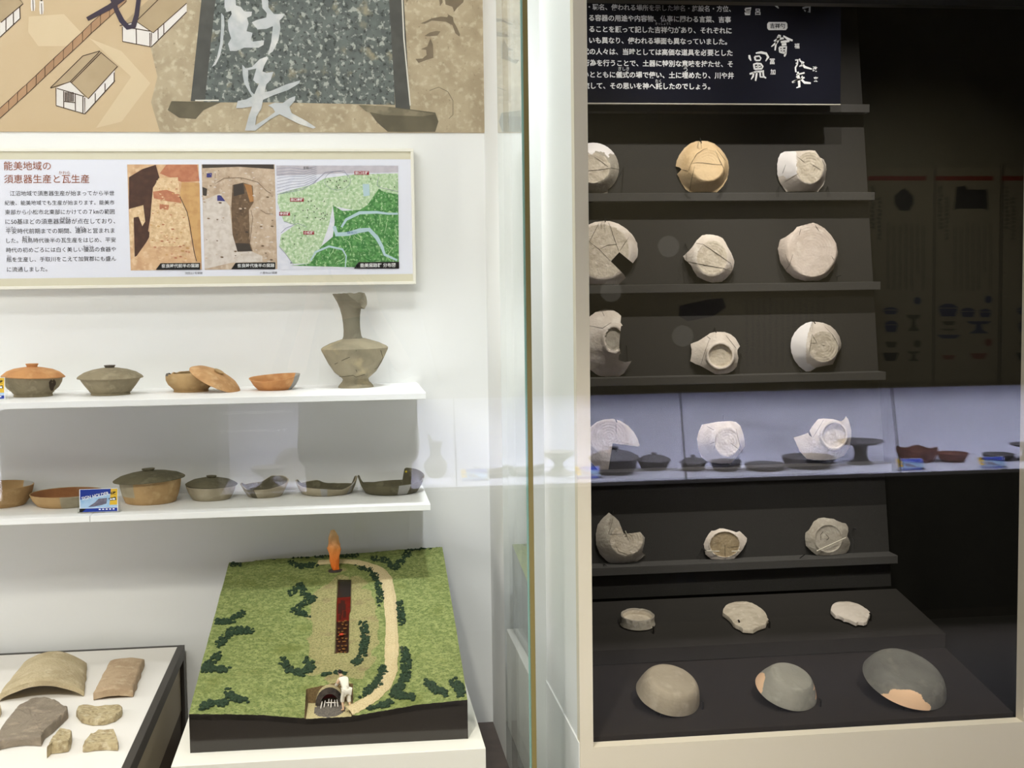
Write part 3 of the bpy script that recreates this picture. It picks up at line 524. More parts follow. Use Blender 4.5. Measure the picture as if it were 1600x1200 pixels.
# ================================================================== sign holder cards
M_acr = glass_mat('clear_acrylic', .04, (.97, .98, .98)); CB = mat('card_blue', (28, 56, 150), .4); CY = mat('card_yellow', (232, 190, 60), .4); CW = mat('card_white', (240, 242, 246), .4); CS = mat('card_sky', (150, 190, 226), .4, ((206, 224, 240), 60, .35, .7)); CG = mat('card_grey', (126, 122, 138), .4, ((92, 88, 104), 120, .4, .6))
def card(base, ux, w, h, label, group, lean=.12):
    """a small printed card in an acrylic stand; base = middle of its lower edge, ux = along the card to its reader's right"""
    base, ux = Vector(base), Vector(ux).normalized(); n = Vector((0, 0, 1)).cross(ux); n = -n if False else n   # n points behind the card
    up = (Vector((0, 0, 1))+n*lean).normalized()
    t = thing('sign_holder', label, 'sign holder', base, group)
    P = lambda a, b, d=0: base+ux*(a*w)+up*(b*h+.0015)-up.cross(ux)*(-1)*0-(n*1.0)*d
    def slab(mb, a0, a1, b0, b1, d0, d1, mi=0): mb.hexa([P(a0, b0, d0), P(a1, b0, d0), P(a1, b0, d1), P(a0, b0, d1), P(a0, b1, d0), P(a1, b1, d0), P(a1, b1, d1), P(a0, b1, d1)], mi)
    s = MB(); slab(s, -.56, .56, 0, 1.06, -.0026, -.0012); s.hexa([base+ux*(-.56*w)+n*k1+Vector((0, 0, z1)) if i in (0, 3) else base+ux*(.56*w)+n*k1+Vector((0, 0, z1)) for z1 in (.0002, .0016) for i, k1 in ((0, 0), (1, 0), (2, .022), (3, .022))])
    s.build('acrylic_stand', M_acr, t)
    c_ = MB(); slab(c_, -.5, .5, .02, 1, -.0012, 0)
    def q(pts, mi, d): c_.add([P(a, b, d) for a, b in pts], [tuple(range(len(pts)))], mi)
    q([(-.48, .98), (.32, .98), (.32, .78), (-.48, .56)], 1, .0003); q([(-.48, .56), (.32, .80), (.48, .60), (.48, .2), (-.48, .2)], 4, .0002); q([(.32, .98), (.49, .98), (.48, .30), (.28, .30)], 2, .0004)
    q([(-.49, .18), (.48, .18), (.48, .03), (-.49, .03)], 1, .0004); q([(-.5, .18), (-.32, .18), (-.44, .03), (-.5, .03)], 5, .0006); q([(-.28, .24), (-.1, .42), (.0, .58), (.22, .6), (.2, .36), (.06, .3), (-.12, .25)], 3, .0005)
    q([(.25, .58), (.44, .64), (.46, .5), (.3, .48)], 5, .0006); q([(.29, .57), (.35, .57), (.35, .51), (.29, .51)], 0, .0008); q([(.36, .59), (.43, .59), (.43, .51), (.36, .51)], 0, .0008)
    nn = -(ux.cross(up)); nn = -n
    d3 = -n*.0007
    text(c_, 'SIGN HOLDER', P(-.44, .60)+d3, P(.27, .80)+d3, 0, 1.0, nn, .02, h*.15); text(c_, '6枚', P(.31, .8)+d3*1.3, P(.46, .8)+d3*1.3, 5, 1, nn, .02)
    for k in range(5): q([(.0+k*.09, .15), (.05+k*.09, .15), (.05+k*.09, .10), (.0+k*.09, .10)], 0, .0007)
    c_.build('printed_card', [CW, CB, CY, CG, CS, M_black], t, label='blue and yellow printed card'); return t
pc = PZ(154.5, 801.5, ZL); uu = pc.y/FPX
card(pc, (1, 0, 0), 57*uu, 36*uu, 'small blue and yellow printed card in a clear stand before the shallow dish', 'printed cards in stands')
pc = PZ(-23, 625.5, ZU); uu = pc.y/FPX
card(pc, (1, 0, 0), 57*uu, 33*uu, 'yellow-edged printed card at the left end of the upper shelf, mostly out of view', 'printed cards in stands')
# ================================================================== pedestal and kiln model
ZP = 1.5-.895
ped = MB().box(-.3415, .259, 2.48, 3.36, .344, ZP).build('pedestal', mat('white_pedestal_paint', (236, 233, 222), .5), bevel=.001)
tag(ped, 'white block pedestal under the green kiln model', 'pedestal')
MX = Vector((1, -.017, 0))*.5435; MD = Vector((.017, 1, 0))*.80; M0 = Vector((-.3134, 2.548, ZP))
HFT = [(0, .077), (.15, .073), (.28, .067), (.40, .058), (.47, .056), (.60, .058), (.68, .064), (.82, .074), (1, .079)]
def interp(t, tab):
    for (a, b), (c_, d) in zip(tab, tab[1:]):
        if t <= c_: return b+(d-b)*(t-a)/(c_-a)
    return tab[-1][1]
def terr0(px, py):
    p = PZ(px, py, ZP+.0565); d = p-M0; return (d.x-.017*d.y)/.5435
PIT_A, PIT_B = (terr0(477, 1112), terr0(552, 1106)), .125
PC = (PIT_A[0]+PIT_A[1])/2
def in_pit(a, b, m=0): return PIT_A[0]-m < a < PIT_A[1]+m and b < PIT_B+m
def hill(a, b):
    h0 = interp(max(0, min(1, a)), HFT); h1 = .209+.020*a; t_ = b**.92
    h = h0+(h1-h0)*t_
    if .36 < a < .72 and b < .30: h += .016*(1-abs((a-.535)/.185))*max(0, 1-abs(b-.14)/.15)
    return h+.0035*mnoise.noise(Vector((a*7, b*9, 1)))*min(1, b*8)
def terr(px, py):
    lo, hi = 2.54, 3.45
    for _ in range(28):
        mid = (lo+hi)/2; p = W(px, py, mid); d = p-M0; b = (d.y+.017*d.x)/.80; a = (d.x-.017*d.y)/.5435
        if p.z > ZP+hill(a, max(0, b)): lo = mid
        else: hi = mid
    return a, b
def TP(a, b, lift=0): return M0+MX*a+MD*b+Vector((0, 0, hill(a, b)+lift))
km = thing('kiln_model', 'square green hillside model of a climbing kiln on the white pedestal', 'model', M0+MX*.5+MD*.5)
NA_, NB_ = 150, 190
SLOT = [terr(*q) for q in ((527, 902), (548.5, 900.5), (545, 1020), (523.5, 1022))]
def in_slot(a, b):
    b0, b1 = SLOT[2][1], SLOT[0][1]
    if not b0 < b < b1: return False
    t_ = (b-b0)/(b1-b0); l = SLOT[3][0]+(SLOT[0][0]-SLOT[3][0])*t_; r = SLOT[2][0]+(SLOT[1][0]-SLOT[2][0])*t_
    return l < a < r
mb = MB(); av = [i/NA_ for i in range(NA_+1)]; bv = [j/NB_ for j in range(NB_+1)]
for extra in (PIT_A[0], PIT_A[0]+.006, PIT_A[1], PIT_A[1]-.006): av.append(extra)
for extra in (PIT_B, PIT_B-.004): bv.append(extra)
av = sorted(set(av)); bv = sorted(set(bv)); vs = []; rr = random.Random(5)
for b in bv:
    for a in av:
        p = TP(a, b)
        if PIT_A[0]+.003 < a < PIT_A[1]-.003 and b < PIT_B-.002: p.z = ZP+.0565+.0008*rr.random()
        elif in_slot(a, b): p.z -= .012
        else: p.z += .0011*rr.random()+.0022*max(0, mnoise.noise(Vector((a*60, b*80, 3))))*min(1, b*20)
        vs.append(p)
n_ = len(av); fs, ms = [], []
for j in range(len(bv)-1):
    for i in range(n_-1):
        a, b = (av[i]+av[i+1])/2, (bv[j]+bv[j+1])/2
        fs.append((j*n_+i, j*n_+i+1, (j+1)*n_+i+1, (j+1)*n_+i))
        e1, e2 = (a-.535)/.16, (b-.47)/.40
        dry = e1*e1+e2*e2+.5*mnoise.noise(Vector((a*16, b*16, 7)))
        if in_pit(a, b): ms.append(3 if (PIT_A[0]+.006 < a < PIT_A[1]-.006 and b < PIT_B-.006 and (a-PC)**2*300+(b-.062)**2*280 > 1) else (4 if b < PIT_B-.004 and PIT_A[0]+.006 < a < PIT_A[1]-.006 else 2))
        else: ms.append(1 if dry < .85 else 0)
mb.add(vs, fs); mb.m = ms
nb = len(bv); rim_i = [i for i in range(n_)] + [(j+1)*n_-1 for j in range(1, nb)] + [(nb-1)*n_+i for i in range(n_-2, -1, -1)] + [j*n_ for j in range(nb-2, 0, -1)]
o_ = len(mb.v); mb.v += [(mb.v[i][0], mb.v[i][1], mb.v[i][2]-.012) for i in rim_i]
for k in range(len(rim_i)):
    k2 = (k+1) % len(rim_i); mb.f.append((rim_i[k], rim_i[k2], o_+k2, o_+k)); mb.m.append(5)
mb.build('grass_hillside', [mat('model_grass', (116, 128, 72), .95, [((164, 170, 108), 90, .42, .62), ((60, 80, 36), 220, .5, .64), ((164, 168, 108), 420, .58, .7), ((104, 112, 52), 14, .52, .7)], (500, .6)),
    mat('model_dry_grass', (150, 144, 96), .95, [((176, 166, 118), 200, .42, .62), ((92, 98, 54), 280, .5, .62), ((128, 108, 80), 24, .56, .7)], (500, .6)), mat('model_earth_wall', (96, 78, 50), .95, ((124, 104, 70), 260, .4, .62), (400, .6)),
    mat('model_sand', (196, 184, 138), .95, ((158, 142, 100), 320, .42, .62), (500, .5)), mat('model_ash', (92, 86, 80), .95, ((132, 124, 112), 360, .45, .62), (500, .5)), mat('model_black_acrylic', (44, 40, 36), .12, spec=.5)], km)
base = MB(); pts_ = [(M0+MX*a, interp(a, HFT)-.0015 if not PIT_A[0] < a < PIT_A[1] else .0545) for a in [i/60 for i in range(61)]]
vs = [p for p, h in pts_]+[p+Vector((0, 0, h)) for p, h in pts_]+[p+MD for p, h in pts_]+[p+MD+Vector((0, 0, .2075+.020*i/60)) for i, (p, h) in enumerate(pts_)]
q = 61; fs = [(i, i+1, q+i+1, q+i) for i in range(60)]+[(2*q+i, 2*q+i+1, 3*q+i+1, 3*q+i) for i in range(60)]+[(i, i+1, 2*q+i+1, 2*q+i) for i in range(60)]
nsd = 24; b0 = len(vs)
for s_, a in ((0, 0), (1, 1)):
    for k in range(nsd+1):
        b = k/nsd; p = M0+MX*a+MD*b; vs += [p, p+Vector((0, 0, hill(a, b)-.0015))]
    o_ = b0+s_*2*(nsd+1); fs += [(o_+2*k, o_+2*k+2, o_+2*k+3, o_+2*k+1) for k in range(nsd)]
base.add(vs, fs); base.build('base_block', mat('model_black_acrylic', (44, 40, 36), .12, spec=.5), km, weld=True, label='glossy black cut side of the hill')
# kiln window: sloping panel sunk in the turf with a red fire and stacked wares
S3 = [TP(*q, -.006) for q in SLOT]
def sl(s, t_, lift=0):          # s across, t up the slope
    b = S3[3].lerp(S3[2], s); c_ = S3[0].lerp(S3[1], s); return b.lerp(c_, t_)+Vector((0, 0, lift))
kw = MB()
for t0, t1, mi in ((0, .42, 2), (.42, .74, 1), (.74, 1, 0)): kw.add([sl(0, t0), sl(1, t0), sl(1, t1), sl(0, t1)], [(0, 1, 2, 3)], mi)
for i, (s0, t0, s1, t1) in enumerate(((.1, .52, .3, .66), (.3, .5, .42, .7), (.45, .56, .66, .64), (.2, .44, .36, .5), (.5, .46, .7, .55), (.3, .6, .6, .69))): kw.add([sl(s0, t0, .0004+i*.0001), sl(s1, t0, .0004+i*.0001), sl(s1, t1, .0004+i*.0001), sl(s0, t1, .0004+i*.0001)], [(0, 1, 2, 3)], 3)
kc = kw.build('kiln_chamber', [mat('kiln_dark_glass', (42, 34, 32), .2), mat('kiln_red', (104, 14, 8), .3, ((76, 10, 6), 60, .4, .6)), mat('kiln_deep_red', (44, 10, 7), .35, ((26, 6, 5), 90, .4, .6)), mat('kiln_soot', (50, 14, 12), .4)], km, label='long window into the red kiln with stacked pots')
MP = mat('kiln_ware_ochre', (168, 122, 66), .5)
rr = random.Random(9); proto = None
for r_ in range(10):
    for k in range(3):
        if (r_, k) in ((6, 2), (8, 0)): continue
        p = sl(.18+.3*k+(.09 if r_ % 2 else 0)*(-1 if k == 2 else 1)+rr.uniform(-.05, .05), .03+r_*.042+rr.uniform(-.008, .008), .0006)
        if proto is None:
            proto = MB().lathe([(0, .0004), (.0017, .0004), (.0024, .0018), (.0027, .0028), (.0020, .0028), (.0017, .0012), (0, .001)], p, 14, mf=lambda a, i: 1 if i > 3 else 0).build('kiln_ware', [MP, mat('kiln_ware_inside', (70, 24, 12), .5)], kc, True)
        else:
            o = proto.copy(); COL.objects.link(o); o.location = p-Vector((0, 0, 0)); o.parent = kc; o.matrix_parent_inverse = Matrix.Translation(-WL[kc.name])
proto.location = sl(.18, .03, .0006)
big = MB().lathe([(0, .0004), (.004, .0008), (.0056, .003), (.0045, .005), (.0035, .0055), (0, .0045)], sl(.42, .235, .001), 18).build('kiln_jar', mat('kiln_jar_red', (176, 52, 20), .4), kc, True)
# path
def ribbon(name, cl, wid, m, lift, seed):
    r_ = random.Random(seed); P = [terr(*q) for q in cl]; pts = []
    for i in range(len(P)-1):
        for k in range(6): pts.append((P[i][0]+(P[i+1][0]-P[i][0])*k/6, P[i][1]+(P[i+1][1]-P[i][1])*k/6))
    pts.append(P[-1])
    sm = pts[:]
    for _ in range(3): sm = [sm[0]]+[tuple((sm[i-1][k]+2*sm[i][k]+sm[i+1][k])/4 for k in (0, 1)) for i in range(1, len(sm)-1)]+[sm[-1]]
    g = MB(); vs = []
    for i, (a, b) in enumerate(sm):
        a0, b0 = sm[max(i-1, 0)]; a1, b1 = sm[min(i+1, len(sm)-1)]; d = Vector(((a1-a0)*.5435, (b1-b0)*.8)); d.normalize(); nn = Vector((-d.y, d.x)); ww = wid*(1+.22*(r_.random()-.5))
        for s in (-.5, -.25, 0, .25, .5): vs.append(TP(a+nn.x*s*ww/.5435, b+nn.y*s*ww/.8, lift*(1 if abs(s) < .4 else .35)+.0004*r_.random()))
    g.add(vs, [(i*5+k, i*5+k+1, i*5+k+6, i*5+k+5) for i in range(len(sm)-1) for k in range(4)]); return g.build(name, m, km)
ribbon('gravel_path', [(497, 880), (530, 878), (562, 880), (588, 888), (604, 906), (610, 940), (612, 980), (612, 1020), (610, 1050), (600, 1074), (582, 1092), (562, 1104), (545, 1112)], .029, mat('model_path_gravel', (206, 188, 146), .95, [((176, 154, 112), 300, .42, .62), ((228, 214, 178), 500, .55, .68)], (600, .6)), .0042, 2)
# bushes
MBU = mat('model_bush_green', (46, 66, 46), .95, [((32, 48, 34), 200, .42, .6), ((70, 90, 58), 420, .54, .68)], (700, .7))
BL = [([(356, 883), (375, 882)], 4), ([(423, 872), (450, 869), (480, 868), (515, 868), (560, 867)], 4.5), ([(453, 880), (470, 886), (493, 884)], 4), ([(630, 859), (650, 857), (673, 856)], 3.5), ([(640, 864), (628, 876), (617, 888), (600, 876), (582, 873)], 4.5), ([(558, 885), (578, 890), (589, 905), (593, 925), (595, 946)], 4.5),
      ([(450, 932), (470, 914), (475, 930), (490, 936), (466, 950), (459, 956), (481, 963)], 4.5), ([(333, 972), (358, 973), (380, 959)], 4.5), ([(393, 986), (362, 987), (352, 997), (342, 1009)], 5.5), ([(342, 1024), (330, 1036), (314, 1047), (335, 1046), (355, 1047)], 5), ([(357, 1080), (362, 1092), (383, 1096)], 5), ([(315, 1106), (332, 1099), (353, 1100)], 5.5),
      ([(440, 1032), (450, 1047), (470, 1054), (487, 1044), (480, 1034)], 5.5), ([(567, 974), (571, 1000), (566, 1024)], 5), ([(563, 1030), (554, 1038)], 4.5), ([(623, 941), (626, 960), (629, 977)], 4), ([(599, 1044), (592, 1068), (568, 1088)], 6), ([(633, 1014), (635, 1040), (632, 1064), (616, 1086), (646, 1090)], 6), ([(608, 1099), (595, 1106), (577, 1112)], 5), ([(667, 1067), (680, 1078), (695, 1085)], 5.5), ([(708, 1066), (718, 1076), (722, 1090)], 6.5), ([(505, 1056), (520, 1052), (540, 1053)], 2)]
for bi, (pl, rad) in enumerate(BL):
    r_ = random.Random(100+bi); g = MB(); L_ = sum(math.dist(p, q) for p, q in zip(pl, pl[1:])); rad *= 1.35; cnt = int(20+L_*rad*.34)
    for k in range(cnt):
        t_ = r_.random()*L_
        for p, q in zip(pl, pl[1:]):
            d = math.dist(p, q)
            if t_ <= d: break
            t_ -= d
        x = p[0]+(q[0]-p[0])*t_/d; y = p[1]+(q[1]-p[1])*t_/d; an = r_.uniform(0, 6.28); e_ = rad*math.sqrt(r_.random())
        a, b = terr(x+e_*math.cos(an), y+.75*e_*math.sin(an))
        if not (0.008 < a < .992 and .012 < b < .996): continue
        R_ = r_.uniform(.0024, .0048)*(1.15-.3*b); g.ico(TP(a, b, R_*.45), R_, 0, 1, (1, 1, r_.uniform(.7, 1)))
    if g.v: 
        nz_ = [Vector(v) for v in g.v]; g.v = [tuple(v+Vector((r_.uniform(-1, 1), r_.uniform(-1, 1), r_.uniform(-1, 1)))*.0007) for v in nz_]
        g.build('bush_clump', MBU, km)
# smoke or flame at the chimney
a_, b_ = terr(524, 891); cp = TP(a_, b_)
ring_ = MB(); ring_.lathe([(0, .0015), (.012, .002), (.017, .0012), (.02, -.002)], cp, 28, 0, wob(31, .12)); ring_.build('chimney_soot', mat('model_soot', (58, 50, 46), .95, ((86, 76, 66), 300, .4, .6)), km)
fl = MB(); fp = [(.0, .0), (.007, .0), (.009, .010), (.0115, .025), (.013, .042), (.014, .056), (.0135, .066), (.0115, .076), (.010, .084), (.0095, .090), (.0075, .096), (.005, .101), (0, .104)]
def flr(a, i): return 1+.14*math.sin(3*a+i*.9)+.09*math.sin(5*a-i*1.7)+.06*math.sin(9*a+i*2.3)
fl.lathe(fp, cp, 40, 0, flr, lambda a, r, z: 0); fl.v = [(x+.004*math.sin(z_*60-1)*(z_) * 8 if False else x+.0012*math.sin((z_-cp.z)*95+2.2)-.03*(z_-cp.z), y, z_) for x, y, z_ in fl.v]
fl.v = [tuple(Vector(v)+Vector((mnoise.noise(Vector(v)*95), mnoise.noise(Vector(v)*95+Vector((9, 0, 0))), mnoise.noise(Vector(v)*95+Vector((0, 9, 0)))))*.0038) for v in fl.v]
fm_ = mat('flame_cotton', (226, 120, 50), .95, bump=(300, .6))
nt = fm_.node_tree; gd = nt.nodes.new('ShaderNodeTexCoord'); sx = nt.nodes.new('ShaderNodeSeparateXYZ'); nt.links.new(gd.outputs['Object'], sx.inputs[0]); cr = nt.nodes.new('ShaderNodeValToRGB')
mr = nt.nodes.new('ShaderNodeMapRange'); mr.inputs['From Min'].default_value = 0; mr.inputs['From Max'].default_value = .109; nt.links.new(sx.outputs[2], mr.inputs[0]); nt.links.new(mr.outputs[0], cr.inputs[0])
cr.color_ramp.elements[0].color = (*lin((240, 112, 24)), 1); cr.color_ramp.elements[1].color = (*lin((250, 214, 168)), 1); el = cr.color_ramp.elements.new(.5); el.color = (*lin((226, 142, 74)), 1)
nt.links.new(cr.outputs[0], nt.nodes['Principled BSDF'].inputs['Base Color'])
fl.build('flame_plume', fm_, km, True, label='orange cotton flame rising from the chimney')
# stoking mouth and firewood in the pit
def pit(a, b, h=0): return M0+MX*a+MD*b+Vector((0, 0, .0565+h))
mo = MB(); zt = hill(PC, PIT_B)-.0565
for k in range(12):
    t0, t1 = math.pi*k/12, math.pi*(k+1)/12
    for R0, R1, y0, y1, mi in ((.052, .034, .115, .115, 0),): 
        P_ = lambda t_, R_, b: pit(PC, b)+MX.normalized()*(-math.cos(t_)*R_*.56)+Vector((0, 0, R_*math.sin(t_)*.72))
        mo.add([P_(t0, R0, .098), P_(t1, R0, .098), P_(t1, R1, .094), P_(t0, R1, .094)], [(0, 1, 2, 3)], 1); mo.add([P_(t0, R0, .098), P_(t1, R0, .098), P_(t1, R0, .124), P_(t0, R0, .124)], [(0, 1, 2, 3)], 0); mo.add([P_(t0, R1, .094), P_(t1, R1, .094), P_(t1, R1, .122), P_(t0, R1, .122)], [(0, 1, 2, 3)], 2)
mo.add([P_(math.pi*k/12, .034, .122) for k in range(13)], [tuple(range(13))], 3)
mo.build('stoke_hole', [mat('model_clay_dome', (180, 166, 124), .95, ((120, 108, 86), 200, .4, .62), (400, .5)), mat('model_soot_face', (70, 62, 56), .95, ((40, 36, 34), 160, .4, .62), (400, .5)), mat('model_black_soot', (26, 20, 18), .95), mat('ember_red', (150, 18, 10), .8, ((60, 8, 6), 90, .45, .55))], km, label='sooty arched stoking mouth with red embers')
MW = mat('firewood_white', (222, 214, 204), .8)
for (a0, b0, h0, a1, b1, h1) in ((.493, .07, .002, .497, .10, .010), (.505, .078, .002, .508, .105, .010), (.520, .085, .002, .522, .11, .012), (.530, .074, .002, .532, .10, .014), (.545, .08, .002, .543, .108, .010), (.556, .076, .002, .552, .104, .012), (.512, .09, .008, .548, .092, .008)):
    MB().tube([pit(a0-.525+PC, b0, h0), pit(a1-.525+PC, b1, h1*.8)], .0011, 8).build('firewood', MW, km, True)
# ================================================================== low table with roof-tile fragments
ZT = .60; M_tf = mat('dark_bronze_frame', (58, 54, 50), .45); M_tw = mat('white_table_top', (234, 230, 224), .6)
tb_ = thing('display_table', 'low dark-framed table with white top under the roof-tile pieces', 'table', (-.75, 2.9, 0.344))
tx0, tx1, ty0, ty1 = -1.3, -.4195, 2.30+.14, 3.37
MB().box(tx0, tx1-.017, ty0, ty1-.012, ZT-.012, ZT-.0005).build('table_top', M_tw, tb_)
f_ = MB().box(tx1-.017, tx1, ty0, ty1, ZT-.03, ZT+.001).box(tx0, tx1-.017, ty1-.012, ty1, ZT-.03, ZT+.001); f_.build('rim_frame', M_tf, tb_, bevel=.001)
MB().box(tx1-.014, tx1-.010, ty0, ty1-.03, ZT-.16, ZT-.03).build('side_apron', mat('apron_brown', (186, 174, 150), .5), tb_); MB().box(tx1-.014, tx1-.011, ty0, ty1-.03, .36, ZT-.162).build('lower_side_board', mat('board_dark_brown', (84, 70, 52), .6), tb_)
for lx, ly in ((tx1-.03, ty1-.03), (tx1-.03, ty0), (tx0, ty1-.03), (tx0, ty0)): MB().box(lx, lx+.03, ly, ly+.03, .344, ZT-.03).build('leg', M_tf, tb_)
TM = dict(cream=mat('tile_cream', (196, 180, 146), .9, [((172, 154, 120), 20, .42, .62), ((214, 200, 168), 34, .54, .68)], (160, .9)), tan=mat('tile_tan', (184, 160, 130), .9, [((160, 134, 106), 24, .42, .62), ((202, 182, 152), 40, .54, .68)], (200, .5)), grey=mat('tile_grey', (146, 134, 118), .9, [((122, 110, 96), 24, .42, .62), ((174, 158, 138), 40, .54, .68)], (200, .6)), rough=mat('tile_rough_cream', (186, 170, 134), .95, [((136, 118, 86), 90, .44, .62), ((214, 202, 172), 70, .54, .66)], (180, .8)))
GT = 'roof-tile pieces on the white table'
def tilepiece(label, q, arch, th, m, seed, nu=26, nv=22, jag=.004):
    """curved tile from its four footprint corners in the photo: front left, front right, back right, back left"""
    A, B, Cc, D = [PZ(x, y, ZT+.0005) for x, y in q]; r_ = random.Random(seed); mb = MB(); top = []; bot = []
    for j in range(nv+1):
        for i in range(nu+1):
            s, t_ = i/nu, j/nv; p = (A.lerp(B, s)).lerp(D.lerp(Cc, s), t_)
            ed = (j in (0, nv)) or (i in (0, nu)); jx = Vector((mnoise.noise(Vector((s*6, t_*6, seed)))*jag, mnoise.noise(Vector((s*6, t_*6, seed+9)))*jag, 0)) if ed or True else Vector()
            h = arch*(1-(2*s-1)**2); k = .0016*mnoise.noise(Vector((p.x*70, p.y*70, seed)))
            ro = -.004 if ed else 0
            bot.append(p+jx+Vector((0, 0, h))); top.append(p+jx*(.8)+Vector((0, 0, h+th+k+ro)))
    n = nu+1; mb.add(top, [(j*n+i, j*n+i+1, (j+1)*n+i+1, (j+1)*n+i) for j in range(nv) for i in range(nu)]); o = len(top); mb.v += [tuple(v) for v in bot]
    mb.f += [(o+j*n+i, o+(j+1)*n+i, o+(j+1)*n+i+1, o+j*n+i+1) for j in range(nv) for i in range(nu)]
    R_ = list(range(n))+[(j+1)*n-1 for j in range(1, nv+1)]+[nv*n+i for i in range(n-2, -1, -1)]+[j*n for j in range(nv-1, 0, -1)]
    mb.f += [(R_[k], R_[(k+1) % len(R_)], o+R_[(k+1) % len(R_)], o+R_[k]) for k in range(len(R_))]; mb.m = [0]*len(mb.f)
    return tag(mb.build('tile_fragment', m, smooth=True), label, 'tile fragment', GT)
tilepiece('largest cream roof-tile piece, arched like a saddle, at the back of the white table', [(-4, 1097), (131, 1088), (136, 1044), (36, 1046)], .030, .016, TM['cream'], 11)
tilepiece('narrow tan roof-tile piece with straight sides, right of the largest arched one', [(146, 1094), (208, 1089), (226, 1040), (172, 1043)], .006, .019, TM['tan'], 12)
def slabpiece(label, top, th, m, seed, lift=.0006, rough=.0018):
    """flat broken piece: outline of its upper face in the photo"""
    r_ = random.Random(seed); P = [PZ(x, y, ZT+th) for x, y in top]; D = []
    for a, b in zip(P, P[1:]+P[:1]):
        k = max(2, int((b-a).length/.008)); D += [a.lerp(b, i/k) for i in range(k)]
    c_ = sum(D, Vector())/len(D); mb = MB(); n = len(D); vs = []
    for ri, t_ in enumerate((1, .97, .85, .65, .4, .15)):
        for p in D: 
            q = c_.lerp(p, t_); q.z += rough*mnoise.noise(Vector((q.x*90, q.y*90, seed)))*1.6+(-.003 if ri == 0 else 0); vs.append(q)
    vs.append(c_.copy()); dn = []
    for k_, (hh, ex) in enumerate(((.5, .004), (0, .0))):
        for i, p in enumerate(D):
            q = c_.lerp(p, 1+ex+.03*mnoise.noise(Vector((p.x*50, p.y*50, seed+k_)))); q.z = ZT+lift+(th-lift)*hh; dn.append(q)
    fs = [(r*n+i, r*n+(i+1) % n, (r+1)*n+(i+1) % n, (r+1)*n+i) for r in range(5) for i in range(n)]+[(5*n+i, 5*n+(i+1) % n, 6*n) for i in range(n)]
    o = len(vs); fs += [(i, (i+1) % n, o+(i+1) % n, o+i) for i in range(n)]+[(o+i, o+(i+1) % n, o+n+(i+1) % n, o+n+i) for i in range(n)]+[tuple(o+n+i for i in range(n))]
    mb.add(vs+dn, fs); return tag(mb.build('tile_fragment', m, smooth=True), label, 'tile fragment', GT)
slabpiece('big flat grey roof-tile piece with a torn right edge, in front of the arched one', C(0, 980, 5, [(-20, 830), (20, 760), (140, 610), (250, 550), (350, 540), (450, 570), (490, 600), (525, 610), (530, 640), (470, 700), (400, 760), (350, 800), (320, 855), (200, 850), (100, 860), (10, 880), (-10, 890)]), .020, TM['grey'], 13)
slabpiece('crescent-shaped pale tile piece with stamped pattern', C(0, 980, 5, [(595, 650), (610, 610), (680, 600), (740, 615), (800, 615), (860, 600), (920, 598), (955, 615), (950, 650), (900, 690), (820, 715), (720, 720), (640, 700)]), .014, TM['rough'], 14, rough=.003)
slabpiece('smallest narrow tile piece standing nearest the torn grey one', C(0, 980, 5, [(365, 940), (395, 880), (440, 820), (470, 790), (540, 790), (560, 810), (550, 860), (530, 890), (470, 900), (400, 905)]), .022, TM['rough'], 15, rough=.003)
slabpiece('small squarish tile piece with a row of stamped squares on its front edge', C(0, 980, 5, [(645, 915), (670, 870), (720, 820), (770, 800), (890, 795), (905, 830), (925, 890), (920, 905), (830, 900), (740, 905), (680, 915)]), .016, TM['rough'], 16, rough=.003)
slabpiece('sliver of a tile piece cut off by the left edge of the photo', [(-20, 1103), (0, 1100), (2, 1106), (0, 1111), (-18, 1112)], .014, TM['cream'], 17)
# ================================================================== dark case: backing panel, ledges, steps
XE = 1.352
LED = [(.4585, 3.238), (.233, 3.202), (.0054, 3.162), (-.221, 3.125), (-.447, 3.085), (-.672, 3.045)]
def yp(Z): return 3.247+.165*(Z-.233)      # face of the leaning panel at height Z above the eye
bp_ = MB(); XL = .462
z0_, z1_ = -.7575, .72
bp_.hexa([(XL, yp(z0_), EYE+z0_), (XE, yp(z0_), EYE+z0_), (XE, yp(z0_)+.02, EYE+z0_), (XL, yp(z0_)+.02, EYE+z0_), (XL, yp(z1_), EYE+z1_), (XE, yp(z1_), EYE+z1_), (XE, yp(z1_)+.02, EYE+z1_), (XL, yp(z1_)+.02, EYE+z1_)])
tag(bp_.build('backing_panel', M_fabric), 'tall leaning dark grey backing panel behind all the sherd ledges', 'panel')
LNAME = ['topmost dark ledge, half hidden behind the black text panel', 'dark grey ledge with the orange dish and two pale sherds', 'dark grey ledge under the notched dish and the big round sherd', 'dark grey ledge with two ring-footed bases and a snapped bowl side', 'dark grey ledge seen through the reflected lilac case', 'lowest dark grey ledge with three dim stamped bases']
LO = []
for (Z, Y), nm in zip(LED, LNAME):
    zt = EYE+Z; yb = yp(Z)-.0006
    o = MB().hexa([(XL, Y, zt-.0205), (XE, Y, zt-.0205), (XE, yp(Z-.0205)-.0006, zt-.0205), (XL, yp(Z-.0205)-.0006, zt-.0205), (XL, Y, zt), (XE, Y, zt), (XE, yb, zt), (XL, yb, zt)]).build('display_ledge', M_ledge, bevel=.0012)
    LO.append(tag(o, nm, 'ledge', 'sherd display ledges'))
def step(name, label, yb, zb, yf, zf, th, m_):
    return tag(MB().hexa([(XL, yf, EYE+zf-th), (XE, yf, EYE+zf-th), (XE, yb, EYE+zf-th), (XL, yb, EYE+zf-th), (XL, yf, EYE+zf), (XE, yf, EYE+zf), (XE, yb, EYE+zb), (XL, yb, EYE+zb)]).build(name, m_, bevel=.001), label, 'display step', 'sloping dark display steps')
